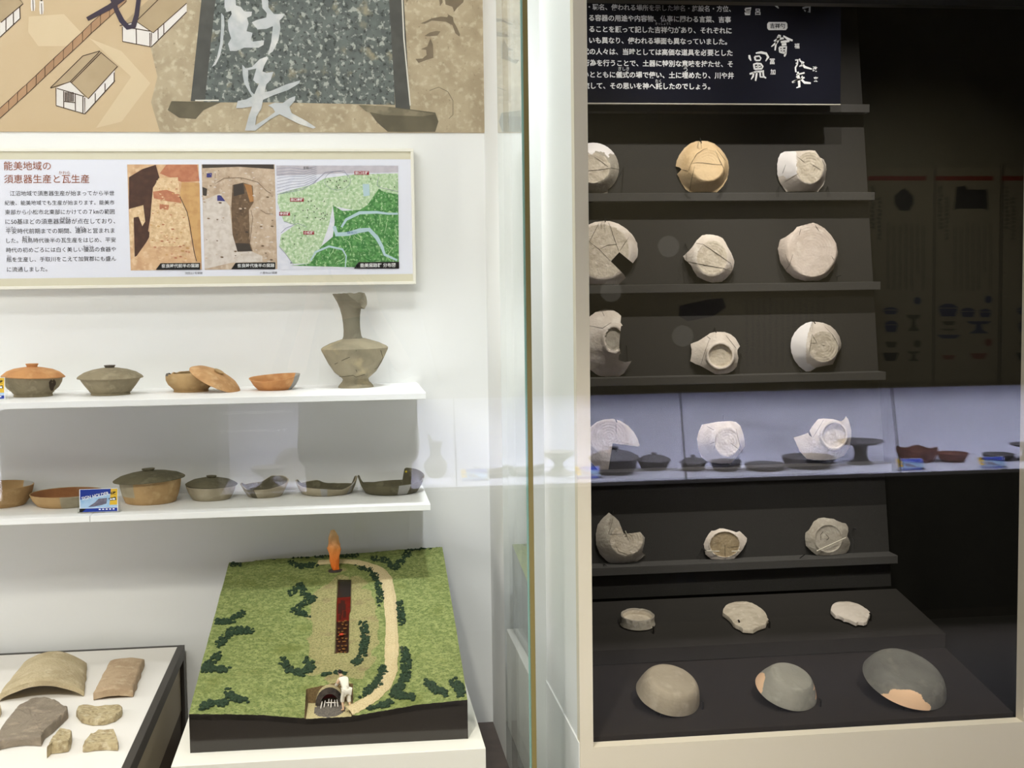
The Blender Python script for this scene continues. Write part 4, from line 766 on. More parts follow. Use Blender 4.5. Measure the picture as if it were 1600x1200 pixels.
S1 = (3.054, -.7570, 2.784, -.7998); S2 = (2.784, -.8330, 2.478, -.8840)
step('display_step', 'upper sloping dark step with three small base sherds', *S1, .0325, M_fabric2); step('display_step', 'lower sloping dark step with three upturned bowls, at the foot of the case', *S2, .06, M_base_step)
# ------------------------------------------------------------------ black text panel
BY = 3.178; bz = W(1125, 162.5, BY).z; bx1 = W(1313.5, 100, BY).x
M_bpan = mat('navy_black_print', (22, 23, 33), .9, spec=.05)
blk = thing('text_panel', 'black hanging text panel with white Japanese writing and brush characters', 'panel', (.9, BY, bz))
MB().box(XL, bx1, BY, BY+.012, bz+.0015, 2.62).build('board', M_bpan, blk); MB().box(XL, bx1, BY-.0005, BY+.012, bz-.0012, bz+.0015).build('lower_edge', mat('pale_edge_strip', (176, 172, 158), .5), blk, label='pale lower edge')
bt = MB(); bx = W(918, 80, BY).x
for s, xl, xr, y in (('・職名、使われる場所を示した地名・施設名・方位、', 919.5, 1142, 11), ('る容器の用途や内容物、仏事に関わる言葉、吉事', 920, 1142, 28), ('ることを願って記した吉祥句があり、それぞれに', 920.5, 1143, 45.5), ('いも異なり、使われる場面も異なっていました。', 920.5, 1136, 63), ('代の人々は、当時としては高価な道具を必要とした', 910, 1144.5, 80.5), ('行為を行うことで、土器に特別な意味を持たせ、そ', 911, 1145, 98.3), ('いとともに儀式の場で使い、土に埋めたり、川や井', 911, 1146.5, 116.5), ('流して、その思いを神へ託したのでしょう。', 911, 1109.5, 134)):
    tline(bt, s, xl, xr, y, BY, .0006, bold=.02)
for s, xl, xr, y in (('ぎしき', 966, 983, 107.5), ('う', 1068, 1074, 108.5), ('たく', 1024, 1033, 126.5), ('きっしょうく', 1024, 1048, 37)): tline(bt, s, xl, xr, y, BY, .0006)
for s, x, y in (('万', 1183.5, 3.5), ('呂', 1184, 18.5), ('郷', 1227.5, 4), ('寺', 1280, 6), ('福', 1245, 72), ('冨', 1206.5, 96), ('加', 1207.5, 112.5), ('改', 1273.5, 108), ('来', 1274.5, 124)): tline(bt, s, x-4, x+4, y, BY, .0006, bold=.015)
bt.build('body_lettering', mat('white_print', (226, 226, 224), .5), blk)
Q5 = lambda pts: C(1140, 0, 6.154, pts)
bc = MB()
poly(bc, Q5([(375, 212), (540, 212), (554, 228), (556, 270), (540, 290), (375, 290), (361, 272), (361, 230)]), BY, .0006, 0); tline(bc, '吉祥句', 1203, 1226.3, 40.5, BY, .0010, 1, bold=.02)
for q, wd in (([(480, 335), (475, 355)], [4, 6]), ([(425, 395), (470, 375), (520, 368)], [2, 4, 3]), ([(475, 350), (455, 405), (400, 450)], [6, 4, 1.5]), ([(450, 400), (442, 440), (436, 485)], [3, 3, 2]), ([(515, 345), (560, 375), (605, 390)], [2, 4, 3]), ([(490, 405), (530, 400), (575, 395)], [3, 4, 3]), ([(500, 430), (545, 425)], [4, 4]), ([(478, 455), (482, 505)], [3, 3]), ([(478, 455), (545, 450), (535, 520), (525, 545)], [3, 3, 4, 2]), ([(482, 500), (540, 510)], [3, 4]), ([(505, 455), (510, 505)], [2.5, 2.5]), ([(482, 478), (540, 478)], [2, 2]),
              ([(188, 530), (192, 560), (205, 585)], [3, 4, 1.5]), ([(250, 512), (300, 505), (350, 515), (370, 550), (345, 590)], [2, 4, 4, 4, 1.5]), ([(240, 545), (248, 580)], [3, 3]), ([(240, 545), (285, 540), (300, 560), (290, 580), (248, 582)], [2.5] * 5), ([(225, 620), (260, 610), (300, 615), (318, 640), (310, 660)], [2, 3, 3, 3, 2]), ([(232, 625), (240, 668)], [3, 3]), ([(240, 665), (310, 660)], [3, 3]), ([(250, 640), (300, 638)], [2, 2]), ([(270, 620), (275, 660)], [2, 2]),
              ([(192, 712), (250, 692), (330, 684)], [3, 3, 3]), ([(232, 695), (225, 735), (205, 765)], [3, 3, 1.5]), ([(262, 690), (255, 740), (248, 778)], [3, 3, 2.5]), ([(292, 690), (295, 740)], [3, 2.5]), ([(320, 690), (325, 735), (350, 752)], [3, 3, 2.5]), ([(290, 740), (330, 742)], [2, 2]),
              ([(630, 580), (655, 575), (650, 620), (632, 650), (636, 695)], [2.5, 2.5, 2.5, 2.5, 2.5]), ([(635, 610), (655, 605)], [2, 2]), ([(670, 565), (680, 590), (712, 600), (690, 640)], [2.5, 2.5, 3, 1.5]), ([(690, 600), (720, 645), (790, 665)], [2.5, 4, 2]), ([(670, 640), (700, 620)], [2, 2]), ([(640, 720), (720, 700)], [2.5, 2.5]), ([(655, 690), (665, 760), (670, 835), (640, 845)], [3, 4, 4, 1.5]), ([(600, 792), (640, 775), (720, 745)], [3, 3, 2.5]), ([(665, 760), (610, 795)], [3, 2]), ([(680, 755), (720, 795), (780, 800)], [3, 4, 3]), ([(640, 735), (655, 750)], [2, 2]), ([(700, 730), (690, 748)], [2, 2]),
              ([(110, 20), (160, 5), (205, -5)], [2, 3, 2]), ([(130, 35), (150, 25), (180, 22)], [2, 3, 2]), ([(160, 0), (155, 45)], [2, 2]), ([(150, 85), (205, 78), (195, 105), (155, 110), (150, 85)], [3] * 5), ([(150, 118), (198, 115), (192, 138), (152, 138), (150, 118)], [3] * 5), ([(370, 10), (420, 5), (400, 45), (375, 40)], [3] * 4), ([(430, 0), (440, 50), (470, 80)], [3, 4, 2]), ([(440, 30), (510, 5)], [3, 2]), ([(370, 25), (430, 20)], [2, 2]), ([(700, 80), (770, 60)], [3, 3]), ([(735, 0), (738, 75)], [2.5, 2.5]), ([(715, 35), (780, 20)], [2.5, 2.5]), ([(770, 55), (768, 120), (750, 112)], [3, 3, 1.5]), ([(715, 95), (730, 110)], [2, 2.5])):
    pline(bc, Q5(q), wd, BY, .0008, 0)
bc.build('brush_lettering', [mat('white_print', (226, 226, 224), .5), M_bpan], blk)
# ------------------------------------------------------------------ sherds on the ledges
SM = dict(white=mat('sherd_white', (222, 210, 196), .85, [((198, 184, 168), 22, .44, .62), ((236, 228, 216), 40, .54, .68)], (170, .35)), pink=mat('sherd_pink_white', (220, 204, 190), .85, [((196, 178, 162), 20, .44, .62), ((232, 220, 206), 44, .54, .68)], (170, .35)), orange=mat('sherd_orange_buff', (220, 192, 150), .8, [((196, 160, 114), 18, .46, .64), ((236, 208, 162), 34, .54, .7)], (180, .3)),
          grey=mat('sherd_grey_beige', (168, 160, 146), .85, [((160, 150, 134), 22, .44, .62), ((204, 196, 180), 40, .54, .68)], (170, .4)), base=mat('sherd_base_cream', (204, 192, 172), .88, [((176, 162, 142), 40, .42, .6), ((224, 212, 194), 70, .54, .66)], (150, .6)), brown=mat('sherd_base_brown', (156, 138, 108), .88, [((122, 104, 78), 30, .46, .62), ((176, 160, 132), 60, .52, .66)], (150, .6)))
PLA = mat('white_plaster_fill', (240, 234, 230), .75, bump=(60, .05)); CRK = mat('crack_dark', (56, 48, 38), .9); PEACH = mat('peach_plaster_fill', (230, 190, 152), .75)
def inside(x, y, poly_):
    r_ = False
    for (x0, y0), (x1, y1) in zip(poly_, poly_[1:]+poly_[:1]):
        if (y0 > y) != (y1 > y) and x < (x1-x0)*(y-y0)/(y1-y0)+x0: r_ = not r_
    return r_
GS = 'sherds on the dark ledges'
def sherd(label, out, bc_, br, rim, D, mats, pexp=1.3, plaster=(), cuts=(), cracks=(), ring=None, seed=1, th=.0045, crackw=.0010, name='bowl_sherd'):
    """broken bowl shown base-on: out = outline, bc_/br = centre and radii of the base, rim = (cx, cy, R) of the whole rim, all in photo pixels; D = height of the bowl (m)"""
    cx, cy = bc_; n_ring = 26; li = (1, 1, 1, 2, 2, 2, 3, 3, 3, 4, 4, 4, 5, 5, 5)[seed-1]; angs = set()
    for k in range(110): angs.add(round(2*math.pi*k/110, 5))
    for x, y in out: angs.add(round(math.atan2(y-cy, x-cx) % (2*math.pi), 5))
    angs = sorted(angs)
    def rout(a):
        dx, dy = math.cos(a), math.sin(a); best = None
        for (x0, y0), (x1, y1) in zip(out, out[1:]+out[:1]):
            ex, ey = x1-x0, y1-y0; den = dx*ey-dy*ex
            if abs(den) < 1e-9: continue
            t_ = ((x0-cx)*ey-(y0-cy)*ex)/den; s_ = ((x0-cx)*dy-(y0-cy)*dx)/den
            if t_ > 0 and -1e-6 <= s_ <= 1+1e-6 and (best is None or t_ > best): best = t_
        return best or 1
    def rrim(a):
        dx, dy = math.cos(a), math.sin(a); ox, oy = cx-rim[0], cy-rim[1]; b = ox*dx+oy*dy; c_ = ox*ox+oy*oy-rim[2]**2
        return -b+math.sqrt(max(b*b-c_, 1))
    def rbase(a): return 1/math.sqrt((math.cos(a)/br[0])**2+(math.sin(a)/br[1])**2)
    def fdep(a, r):            # 0 at the base plane, 1 at the rim plane
        b = min(rbase(a), rrim(a)*.96); 
        if r <= b:
            if ring and r < b*(1-ring[0]): return min(1, (b*(1-ring[0])-r)/(b*.06))*ring[1]/D
            return .012*max(0, (r/b-.93)/.07)
        q = min(1.08, (r-b)/max(rrim(a)-b, 2)); st = ring[1]/D*1.0 if ring else 0
        if ring: 
            if q < .05: return q/.05*st
            return st+(1-st)*((q-.05)/.95)**pexp
        return .02+.98*q**pexp
    def place(x, y, f, extra=0):
        f = min(f, 1)
        if f < .02 and extra == 0: f += .00045*math.sin(math.hypot(x-cx, y-cy)*1.5)/D
        z = W(x, y, 3.1).z-EYE; Y = yp(z)-.0035-D*(1-f)
        z = W(x, y, Y).z-EYE; Y = yp(z)-.0035-D*(1-f)+extra
        nx = mnoise.noise(Vector((x*.08, y*.08, seed)))*.0012
        p = W(x, y, Y+nx if extra == 0 else Y); p.z = max(p.z, EYE+LED[li][0]+.0004); p.y = min(p.y, yp(p.z-EYE)-.0018); return p
    mb = MB(); N = len(angs); vs = []; ts = [0]+[((k+1)/n_ring)**.9 for k in range(n_ring)]
    pc_ = place(cx, cy, fdep(0, 0)); vs.append(pc_); meta = []
    for t_ in ts[1:]:
        for a in angs:
            ro = rout(a); r = ro*t_*(1+.004*math.sin(40*a+seed)*(t_ > .99)); vs.append(place(cx+r*math.cos(a), cy+r*math.sin(a), fdep(a, r)))
    M_ = len(ts)-1; fs, ms = [], []
    def mi_at(a, r):
        x, y = cx+r*math.cos(a), cy+r*math.sin(a)
        for pl in plaster:
            if inside(x, y, pl): return 2
        return 1 if r < rbase(a)*(.98 if not ring else 1-ring[0]) else 0
    for i in range(N):
        j = (i+1) % N; am = (angs[i]+(angs[j] if j else angs[j]+2*math.pi))/2
        fs.append((0, 1+i, 1+j)); ms.append(mi_at(am, rout(am)*ts[1]*.5))
        for k in range(M_-1):
            fs.append((1+k*N+i, 1+(k+1)*N+i, 1+(k+1)*N+j, 1+k*N+j)); ms.append(mi_at(am, rout(am)*(ts[k+1]+ts[k+2])/2))
    o = len(vs); bk = [place(cx, cy, fdep(0, 0), th*1.3)]
    for t_ in ts[1:]:
        for a in angs:
            ro = rout(a); r = ro*t_; f = fdep(a, r); r2 = r*(1-.035*(t_ > .3)*(1 if f > .1 else .3)); q = place(cx+r2*math.cos(a), cy+r2*math.sin(a), f, th if t_ < .99 else th*.6); bk.append(q)
    for q in bk:               # nothing of the back may enter the panel
        lim = yp(q.z-EYE)-.0012
        if q.y > lim: q.y = lim
    vs += bk
    for i in range(N):
        j = (i+1) % N; fs.append((o, o+1+j, o+1+i)); ms.append(0)
        for k in range(M_-1): fs.append((o+1+k*N+i, o+1+k*N+j, o+1+(k+1)*N+j, o+1+(k+1)*N+i)); ms.append(0)
        e = 1+(M_-1)*N; fs.append((e+i, o+e+i, o+e+j, e+j)); ms.append(0)
    mb.add(vs, fs); mb.m = ms
    ob = mb.build(name, [mats[0], mats[1], PLA if len(mats) < 3 else mats[2], CRK], smooth=True)
    for ct in cuts:
        cb = MB(); cb.prism([W(x, y, 2.95) for x, y in ct], (0, 0, 0)); cb = MB(); n = len(ct)
        cb.add([W(x, y, 2.95) for x, y in ct]+[W(x, y, 3.45) for x, y in ct], [tuple(range(n)), tuple(range(2*n-1, n-1, -1))]+[(i, i+n, (i+1) % n+n, (i+1) % n) for i in range(n)])
        co = cb.build('cutter', mats[0]); md = ob.modifiers.new('cut', 'BOOLEAN'); md.operation = 'DIFFERENCE'; md.solver = 'EXACT'; md.object = co
        dg = bpy.context.evaluated_depsgraph_get(); nm = bpy.data.meshes.new_from_object(ob.evaluated_get(dg)); ob.modifiers.clear(); ob.data = nm; bpy.data.objects.remove(co)
    if cracks:
        g = MB()
        for ck_ in cracks:
            P_ = []
            for (x0, y0), (x1, y1) in zip(ck_, ck_[1:]):
                m_ = max(2, int(math.dist((x0, y0), (x1, y1))/3))
                for k in range(m_): x, y = x0+(x1-x0)*k/m_, y0+(y1-y0)*k/m_; a = math.atan2(y-cy, x-cx) % (2*math.pi); P_.append(place(x, y, fdep(a, math.hypot(x-cx, y-cy))))
            x, y = ck_[-1]; a = math.atan2(y-cy, x-cx) % (2*math.pi); P_.append(place(x, y, fdep(a, math.hypot(x-cx, y-cy))))
            stroke(g, P_, [crackw*(.4+.6*math.sin(math.pi*(i+.3)/(len(P_)+.6))) for i in range(len(P_))], .0009)
        g.build('crack', CRK, ob)
    return tag(ob, label, 'pottery sherd', GS)
A_ = lambda x0, y0, s: (lambda pts: C(x0, y0, s, pts))
def arc(cx, cy, r, a0, a1, n=14): return [(cx+r*math.cos(math.radians(a0+(a1-a0)*k/n)), cy+r*math.sin(math.radians(a0+(a1-a0)*k/n))) for k in range(n+1)]
# ledge 1
f = A_(915, 210, 12); o_ = f([(130, 630)])[0]
sherd('pale grey dish with white-plastered upper rim, cut by the beige frame, top row', f(arc(140, 640, 485, 85, 360, 40)+arc(140, 640, 485, 0, 60, 10)+[(440, 1098), (300, 1105)]), f([(130, 625)])[0], (28, 24), (*f([(140, 640)])[0], 41), .042, (SM['grey'], SM['base']), plaster=[f([(-400, 60), (560, 60), (600, 380), (430, 360), (450, 450), (380, 400), (350, 340), (190, 310), (110, 385), (40, 330), (-400, 300)])],
      cracks=[f([(-100, 700), (40, 685), (330, 655), (480, 630), (625, 655)]), f([(160, 420), (240, 470), (420, 610)])], seed=1)
f = A_(1045, 210, 12)
sherd('orange-buff dish with a chipped left rim, the only warm-coloured one on the ledges', f([(130, 600), (145, 500), (200, 380), (290, 260), (400, 170), (520, 125), (570, 122), (588, 142), (610, 120), (720, 125), (850, 170), (960, 260), (1050, 370), (1110, 490), (1130, 620), (1120, 740), (1090, 850), (1070, 880), (1010, 980), (930, 1060), (900, 1085), (400, 1085), (320, 1035), (240, 920), (190, 810), (155, 745), (200, 700), (240, 655), (200, 620)]), f([(735, 570)])[0], (25.5, 25.3), (*f([(632, 600)])[0], 42), .042, (SM['orange'], SM['orange']), 1.2,
      cracks=[f([(420, 545), (560, 530), (700, 542), (830, 560), (1000, 570)]), f([(480, 600), (455, 720), (420, 870), (390, 1075)]), f([(240, 655), (360, 690)]), f([(870, 300), (930, 440), (1030, 640), (1035, 760), (1000, 850)]), f([(370, 690), (410, 560), (520, 370), (650, 280), (720, 262)]), f([(900, 280), (970, 370), (1060, 490)])], seed=2)
f = A_(1200, 220, 13.33)
sherd('squat pale bowl base with white plaster on its left, right end of top row', f([(190, 500), (215, 360), (260, 270), (340, 225), (560, 215), (700, 210), (850, 195), (980, 205), (1050, 300), (1080, 345), (1160, 385), (1210, 490), (1220, 600), (1205, 690), (1190, 830), (1150, 930), (1040, 1062), (380, 1062), (300, 950), (240, 860), (195, 700)]), f([(870, 560)])[0], (21.5, 25.5), (*f([(700, 600)])[0], 40), .046, (SM['white'], SM['base']), 1.1, plaster=[f([(150, 150), (590, 190), (590, 340), (600, 680), (490, 760), (400, 800), (300, 700), (240, 760), (150, 800)])],
      cracks=[f([(590, 320), (760, 450)]), f([(890, 480), (1110, 615)]), f([(370, 490), (300, 680)]), f([(650, 670), (490, 770), (330, 870)]), f([(1120, 390), (1180, 520), (1190, 650)])], seed=3)
# ledge 2
f = A_(915, 335, 10.43)
sherd('large pale dish with a square notch broken out of its right side', f([(-60, 225), (40, 170), (150, 125), (300, 105), (410, 112), (530, 150), (660, 230), (770, 340), (840, 470), (855, 600), (840, 720), (800, 840), (720, 970), (600, 1085), (540, 1140), (60, 1150), (-100, 1080), (-230, 940), (-300, 780), (-320, 600), (-280, 440), (-190, 320)]), f([(260, 600)])[0], (44, 43), (*f([(265, 625)])[0], 58), .034, (SM['white'], SM['base']), cuts=[f([(550, 615), (410, 765), (630, 985), (640, 1020), (800, 1130), (1000, 1000), (1000, 640), (840, 700), (770, 795)])],
      cracks=[f([(215, 145), (130, 310), (60, 450)]), f([(370, 130), (410, 220), (440, 320), (500, 490), (540, 600)]), f([(40, 430), (220, 570), (400, 755)]), f([(700, 380), (620, 495), (560, 590)]), f([(240, 560), (360, 500), (500, 490)])], seed=4)
f = A_(1055, 350, 12)
sherd('white sherd with pointed left corner and two curved cracks, second row', f([(150, 605), (260, 500), (330, 420), (400, 310), (500, 215), (590, 195), (700, 200), (810, 225), (890, 265), (940, 340), (990, 440), (1050, 540), (1090, 640), (1110, 700), (1100, 790), (1080, 850), (1050, 910), (960, 1020), (870, 1085), (700, 1105), (560, 1060), (420, 990), (340, 870), (300, 780), (240, 720), (180, 670)]), f([(690, 640)])[0], (24, 27.5), (*f([(670, 640)])[0], 44), .04, (SM['white'], SM['base']),
      cracks=[f([(390, 360), (520, 380), (700, 500), (900, 640), (1040, 740), (1060, 840)]), f([(230, 705), (400, 740), (640, 790), (900, 830), (1030, 880)])], seed=5, crackw=.0014)
f = A_(1200, 335, 10.43)
sherd('largest round pinkish sherd with worn circular base, right end of the second row', f([(160, 560), (195, 415), (300, 360), (420, 270), (470, 205), (560, 180), (730, 135), (800, 155), (920, 225), (1030, 340), (1110, 470), (1140, 620), (1115, 760), (1060, 900), (950, 1020), (820, 1085), (600, 1085), (430, 1040), (300, 930), (200, 780)]), f([(720, 580)])[0], (38, 42), (*f([(650, 600)])[0], 49), .04, (SM['pink'], SM['pink']),
      cracks=[f([(765, 170), (825, 270)]), f([(535, 230), (505, 340)]), f([(280, 650), (345, 830), (405, 650)]), f([(345, 830), (290, 900)]), f([(1035, 680), (1090, 775)])], seed=6)
# ledge 3
f = A_(915, 475, 10)
sherd('snapped bowl side with half a foot ring and thin projecting lip, third row', f([(40, 215), (150, 130), (250, 90), (330, 78), (410, 85), (500, 135), (555, 185), (640, 330), (715, 600), (725, 880), (665, 980), (600, 1080), (520, 1140), (400, 1150), (200, 1120), (100, 1050), (-50, 900), (-150, 650), (-100, 400)]), f([(440, 550)])[0], (17, 22.5), (*f([(330, 610)])[0], 56), .05, (SM['white'], SM['grey']), 1.0, cuts=[f([(545, 290), (580, 335), (552, 350), (530, 560), (525, 690), (550, 770), (520, 800), (515, 880), (620, 908), (712, 892), (900, 880), (900, 180), (555, 180)])],
      ring=(.2, .006), cracks=[f([(250, 100), (290, 190)]), f([(60, 340), (260, 380), (400, 290)])], seed=7)
f = A_(1065, 505, 13.33)
sherd('pale sherd with deep round foot ring and pointed left wing, third row', f([(185, 430), (350, 370), (520, 260), (600, 205), (700, 180), (900, 185), (1020, 230), (1120, 310), (1190, 430), (1215, 480), (1160, 560), (1165, 640), (1185, 720), (1150, 900), (1070, 990), (960, 1050), (800, 1075), (700, 1060), (560, 980), (400, 890), (290, 850), (180, 790), (205, 660), (210, 560)]), f([(810, 680)])[0], (22, 21.5), (*f([(720, 640)])[0], 46), .042, (SM['white'], SM['base']), 1.0,
      ring=(.17, .009), cracks=[f([(575, 340), (480, 600), (400, 860)]), f([(920, 250), (1130, 520)]), f([(520, 270), (600, 330)])], seed=8)
f = A_(1225, 495, 12.63)
sherd('round sherd with bright white left flank and spiral-marked base, third row', f([(130, 560), (150, 430), (210, 310), (310, 200), (440, 120), (540, 95), (640, 100), (780, 120), (920, 180), (1020, 270), (1100, 400), (1130, 520), (1130, 600), (1080, 680), (1020, 820), (960, 940), (640, 1000), (520, 1080), (430, 1080), (300, 980), (200, 850), (145, 700)]), f([(780, 590)])[0], (23, 24.5), (*f([(620, 590)])[0], 41), .045, (SM['white'], SM['base']), 1.1, plaster=[f([(100, 50), (560, 80), (480, 300), (430, 560), (440, 900), (640, 1010), (400, 1100), (100, 1000)])],
      cracks=[f([(800, 190), (950, 350), (1060, 540), (1085, 640)]), f([(550, 345), (530, 520), (490, 740)]), f([(550, 345), (650, 520), (520, 520)]), f([(720, 545), (800, 570)])], seed=9)
# ledge 4
f = A_(915, 640, 10.43)
sherd('flat dish missing its whole lower right quarter, in front of the reflected lidded pot', f([(880, 580), (850, 480), (790, 370), (690, 260), (560, 180), (440, 150), (300, 160), (180, 200), (60, 300), (-40, 440), (-70, 560), (-50, 700), (40, 810), (120, 885), (200, 985), (370, 992), (440, 550), (860, 605)]), f([(380, 440)])[0], (32, 26), (*f([(400, 590)])[0], 46), .022, (SM['white'], SM['pink']), cracks=[f([(490, 230), (500, 400)])], seed=10)
f = A_(1075, 645, 11.43)
sherd('straight-sided white bowl base with ribbed left flank, amid the reflected lilac case', f([(160, 460), (190, 340), (250, 210), (340, 195), (520, 160), (760, 145), (860, 165), (935, 230), (990, 380), (1015, 520), (1015, 600), (940, 700), (850, 810), (760, 905), (560, 910), (420, 890), (330, 860), (240, 790), (185, 650)]), f([(700, 520)])[0], (20, 23.2), (*f([(600, 520)])[0], 38), .046, (SM['white'], SM['base']), 1.0,
      cracks=[f([(330, 235), (460, 310)]), f([(860, 290), (890, 450), (940, 620)]), f([(390, 555), (480, 520)]), f([(760, 540), (930, 670)]), f([(500, 380), (490, 560), (460, 650)])], seed=11)
f = A_(1225, 640, 9.41)
sherd('sherd with big foot ring and broken arms left and right, beside the reflected stemmed dish', f([(140, 410), (250, 380), (360, 340), (410, 250), (500, 140), (580, 130), (720, 140), (840, 172), (885, 142), (910, 95), (950, 150), (990, 300), (990, 400), (960, 560), (880, 680), (760, 730), (600, 745), (430, 740), (330, 720), (230, 610)]), f([(740, 380)])[0], (21, 23.2), (*f([(620, 430)])[0], 51), .05, (SM['white'], SM['base']), 1.0, ring=(.15, .009), cuts=[f([(355, 340), (368, 372), (415, 412), (385, 340), (372, 300), (300, 250)])], cracks=[f([(580, 150), (480, 320), (420, 410)])], seed=12)
# ledge 5
f = A_(920, 790, 11.43)
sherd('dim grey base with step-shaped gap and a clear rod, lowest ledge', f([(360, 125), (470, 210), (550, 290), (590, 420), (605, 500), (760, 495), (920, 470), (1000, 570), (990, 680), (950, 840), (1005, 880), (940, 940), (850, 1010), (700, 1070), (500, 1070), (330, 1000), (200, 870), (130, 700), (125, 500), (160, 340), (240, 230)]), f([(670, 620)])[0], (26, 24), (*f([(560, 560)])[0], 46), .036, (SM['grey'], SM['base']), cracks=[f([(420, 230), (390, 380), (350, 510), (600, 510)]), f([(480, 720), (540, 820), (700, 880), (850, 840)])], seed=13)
f = A_(1085, 815, 16.84)
sherd('small brown-stained base with pale rim, middle of the lowest ledge', f([(245, 590), (300, 450), (380, 320), (450, 240), (540, 235), (660, 180), (760, 180), (900, 215), (1020, 250), (1100, 280), (1190, 250), (1290, 340), (1385, 440), (1370, 540), (1280, 720), (1180, 840), (1060, 960), (960, 1040), (820, 1045), (740, 1025), (600, 1045), (520, 1035), (420, 970), (290, 860), (270, 720)]), f([(800, 600)])[0], (24.5, 21), (*f([(790, 620)])[0], 36), .02, (SM['white'], SM['brown']), ring=(.06, .003), cracks=[f([(800, 600), (810, 1015)]), f([(860, 680), (1180, 650)])], seed=14)
f = A_(1240, 800, 14.11)
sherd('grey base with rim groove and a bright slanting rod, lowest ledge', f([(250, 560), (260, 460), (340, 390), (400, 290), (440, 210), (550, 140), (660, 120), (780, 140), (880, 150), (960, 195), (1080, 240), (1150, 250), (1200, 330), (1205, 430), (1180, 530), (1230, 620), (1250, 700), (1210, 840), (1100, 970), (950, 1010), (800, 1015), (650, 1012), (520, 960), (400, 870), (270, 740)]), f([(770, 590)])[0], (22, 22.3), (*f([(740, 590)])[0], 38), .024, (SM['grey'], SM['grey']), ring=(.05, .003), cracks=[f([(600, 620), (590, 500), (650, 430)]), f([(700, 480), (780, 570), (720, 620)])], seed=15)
# ------------------------------------------------------------------ wire hooks and clear rods that hold them (parts of the ledges)
M_pin = mat('black_wire', (24, 22, 20), .5); M_rod = mat('clear_rod', (214, 206, 186), .25)
PINS = {1: [(974, 262, 968, 275), (1094, 216, 1096, 224), (1217, 292, 1217, 300), (1293, 291, 1296, 300), (1128, 296, 1123, 301), (1072, 298, 1078, 301)], 2: [(945, 339, 946, 347), (1071, 381, 1075, 391), (1067, 410, 1070, 424), (1146, 424, 1146, 440), (1308, 432, 1314, 430)], 3: [(979, 540, 981, 564), (1117, 512, 1119, 520), (1158, 553, 1160, 560), (1270, 500, 1274, 506), (1249, 577, 1252, 581)], 4: [(962, 655, 964, 660), (961, 704, 965, 705), (1131, 649, 1131, 655)], 5: [(958, 798, 957, 804), (944, 881, 948, 884), (1097, 857, 1103, 860), (1250, 872, 1258, 866), (1334, 825, 1338, 826)]}
for li, ps in PINS.items():
    for x0, y0, x1, y1 in ps:
        z = W(x0, y0, 3.1).z-EYE; Yb = yp(z); dd = .052 if li < 5 else .042; a = W(x0, y0, Yb-.002); m_ = W(x0, y0, Yb-dd); e_ = W(x1, y1, Yb-dd-.003)
        MB().tube([a, m_, e_], .0013, 7).build('wire_hook', M_pin, LO[li])
for x0, y0, x1, y1 in ((977, 829.5, 992, 864), (1276, 861, 1322, 840), (1104, 861, 1124, 861.5), (1143, 861.5, 1156, 861)):
    z = W(x0, y0, 3.05).z-EYE; MB().tube([W(x0, y0, yp(z)-.043), W(x1, y1, yp(z)-.043)], .0014, 8).build('clear_rod', M_rod, LO[5])
# ------------------------------------------------------------------ pieces on the sloping steps
def plane_of(s): 
    yb, zb, yf, zf = s; d = Vector((0, yb-yf, zb-zf)).normalized(); n = Vector((1, 0, 0)).cross(d); return Vector((0, yf, EYE+zf)), n, d
def slopeM(s):
    p, n, d = plane_of(s); return Matrix((Vector((1, 0, 0)), d, n)).transposed()
GB = 'pieces on the sloping steps'
def flatpiece(label, out, s, hgt, th, mats, seed):
    p0, n, d = plane_of(s); P = [PP(x, y, p0+n*hgt, n) for x, y in out]; D_ = []
    for a, b in zip(P, P[1:]+P[:1]):
        k = max(2, int((b-a).length/.004)); D_ += [a.lerp(b, i/k) for i in range(k)]
    c_ = sum(D_, Vector())/len(D_); N = len(D_); vs = []; T = (1, .985, .9, .75, .55, .3)
    for ri, t_ in enumerate(T):
        for q in D_:
            r = c_.lerp(q, t_); dome = .006*(1-t_*t_); r = r+n*(dome+.0008*mnoise.noise(Vector((r.x*120, r.y*120, seed)))-(.002 if ri == 0 else 0)); vs.append(r)
    vs.append(c_+n*.0062); fs = [(r*N+i, r*N+(i+1) % N, (r+1)*N+(i+1) % N, (r+1)*N+i) for r in range(5) for i in range(N)]+[(5*N+i, 5*N+(i+1) % N, 6*N) for i in range(N)]
    o = len(vs); bt_ = [q-n*min(th, hgt-.0008) for q in D_]; vs += bt_; fs += [(i, (i+1) % N, o+(i+1) % N, o+i) for i in range(N)]+[tuple(o+i for i in range(N))]
    mb = MB().add(vs, fs); mb.m = [0 if k < 5*N+N else 0 for k in range(len(fs))]
    return tag(mb.build('base_sherd', mats, smooth=True), label, 'pottery sherd', GB)
f = A_(1120, 930, 16.84)
t2 = flatpiece('flat oval cream base sherd with jagged lower edge, middle of the upper step', f([(170, 350), (230, 270), (330, 210), (480, 170), (620, 160), (780, 165), (920, 200), (1060, 270), (1180, 350), (1280, 450), (1325, 540), (1330, 590), (1365, 630), (1320, 680), (1290, 770), (1190, 800), (1080, 840), (960, 910), (800, 900), (690, 890), (600, 820), (520, 790), (440, 740), (380, 650), (320, 580), (150, 450)]), S1, .013, .009, SM['base'], 21)
f = A_(1290, 930, 18.82)
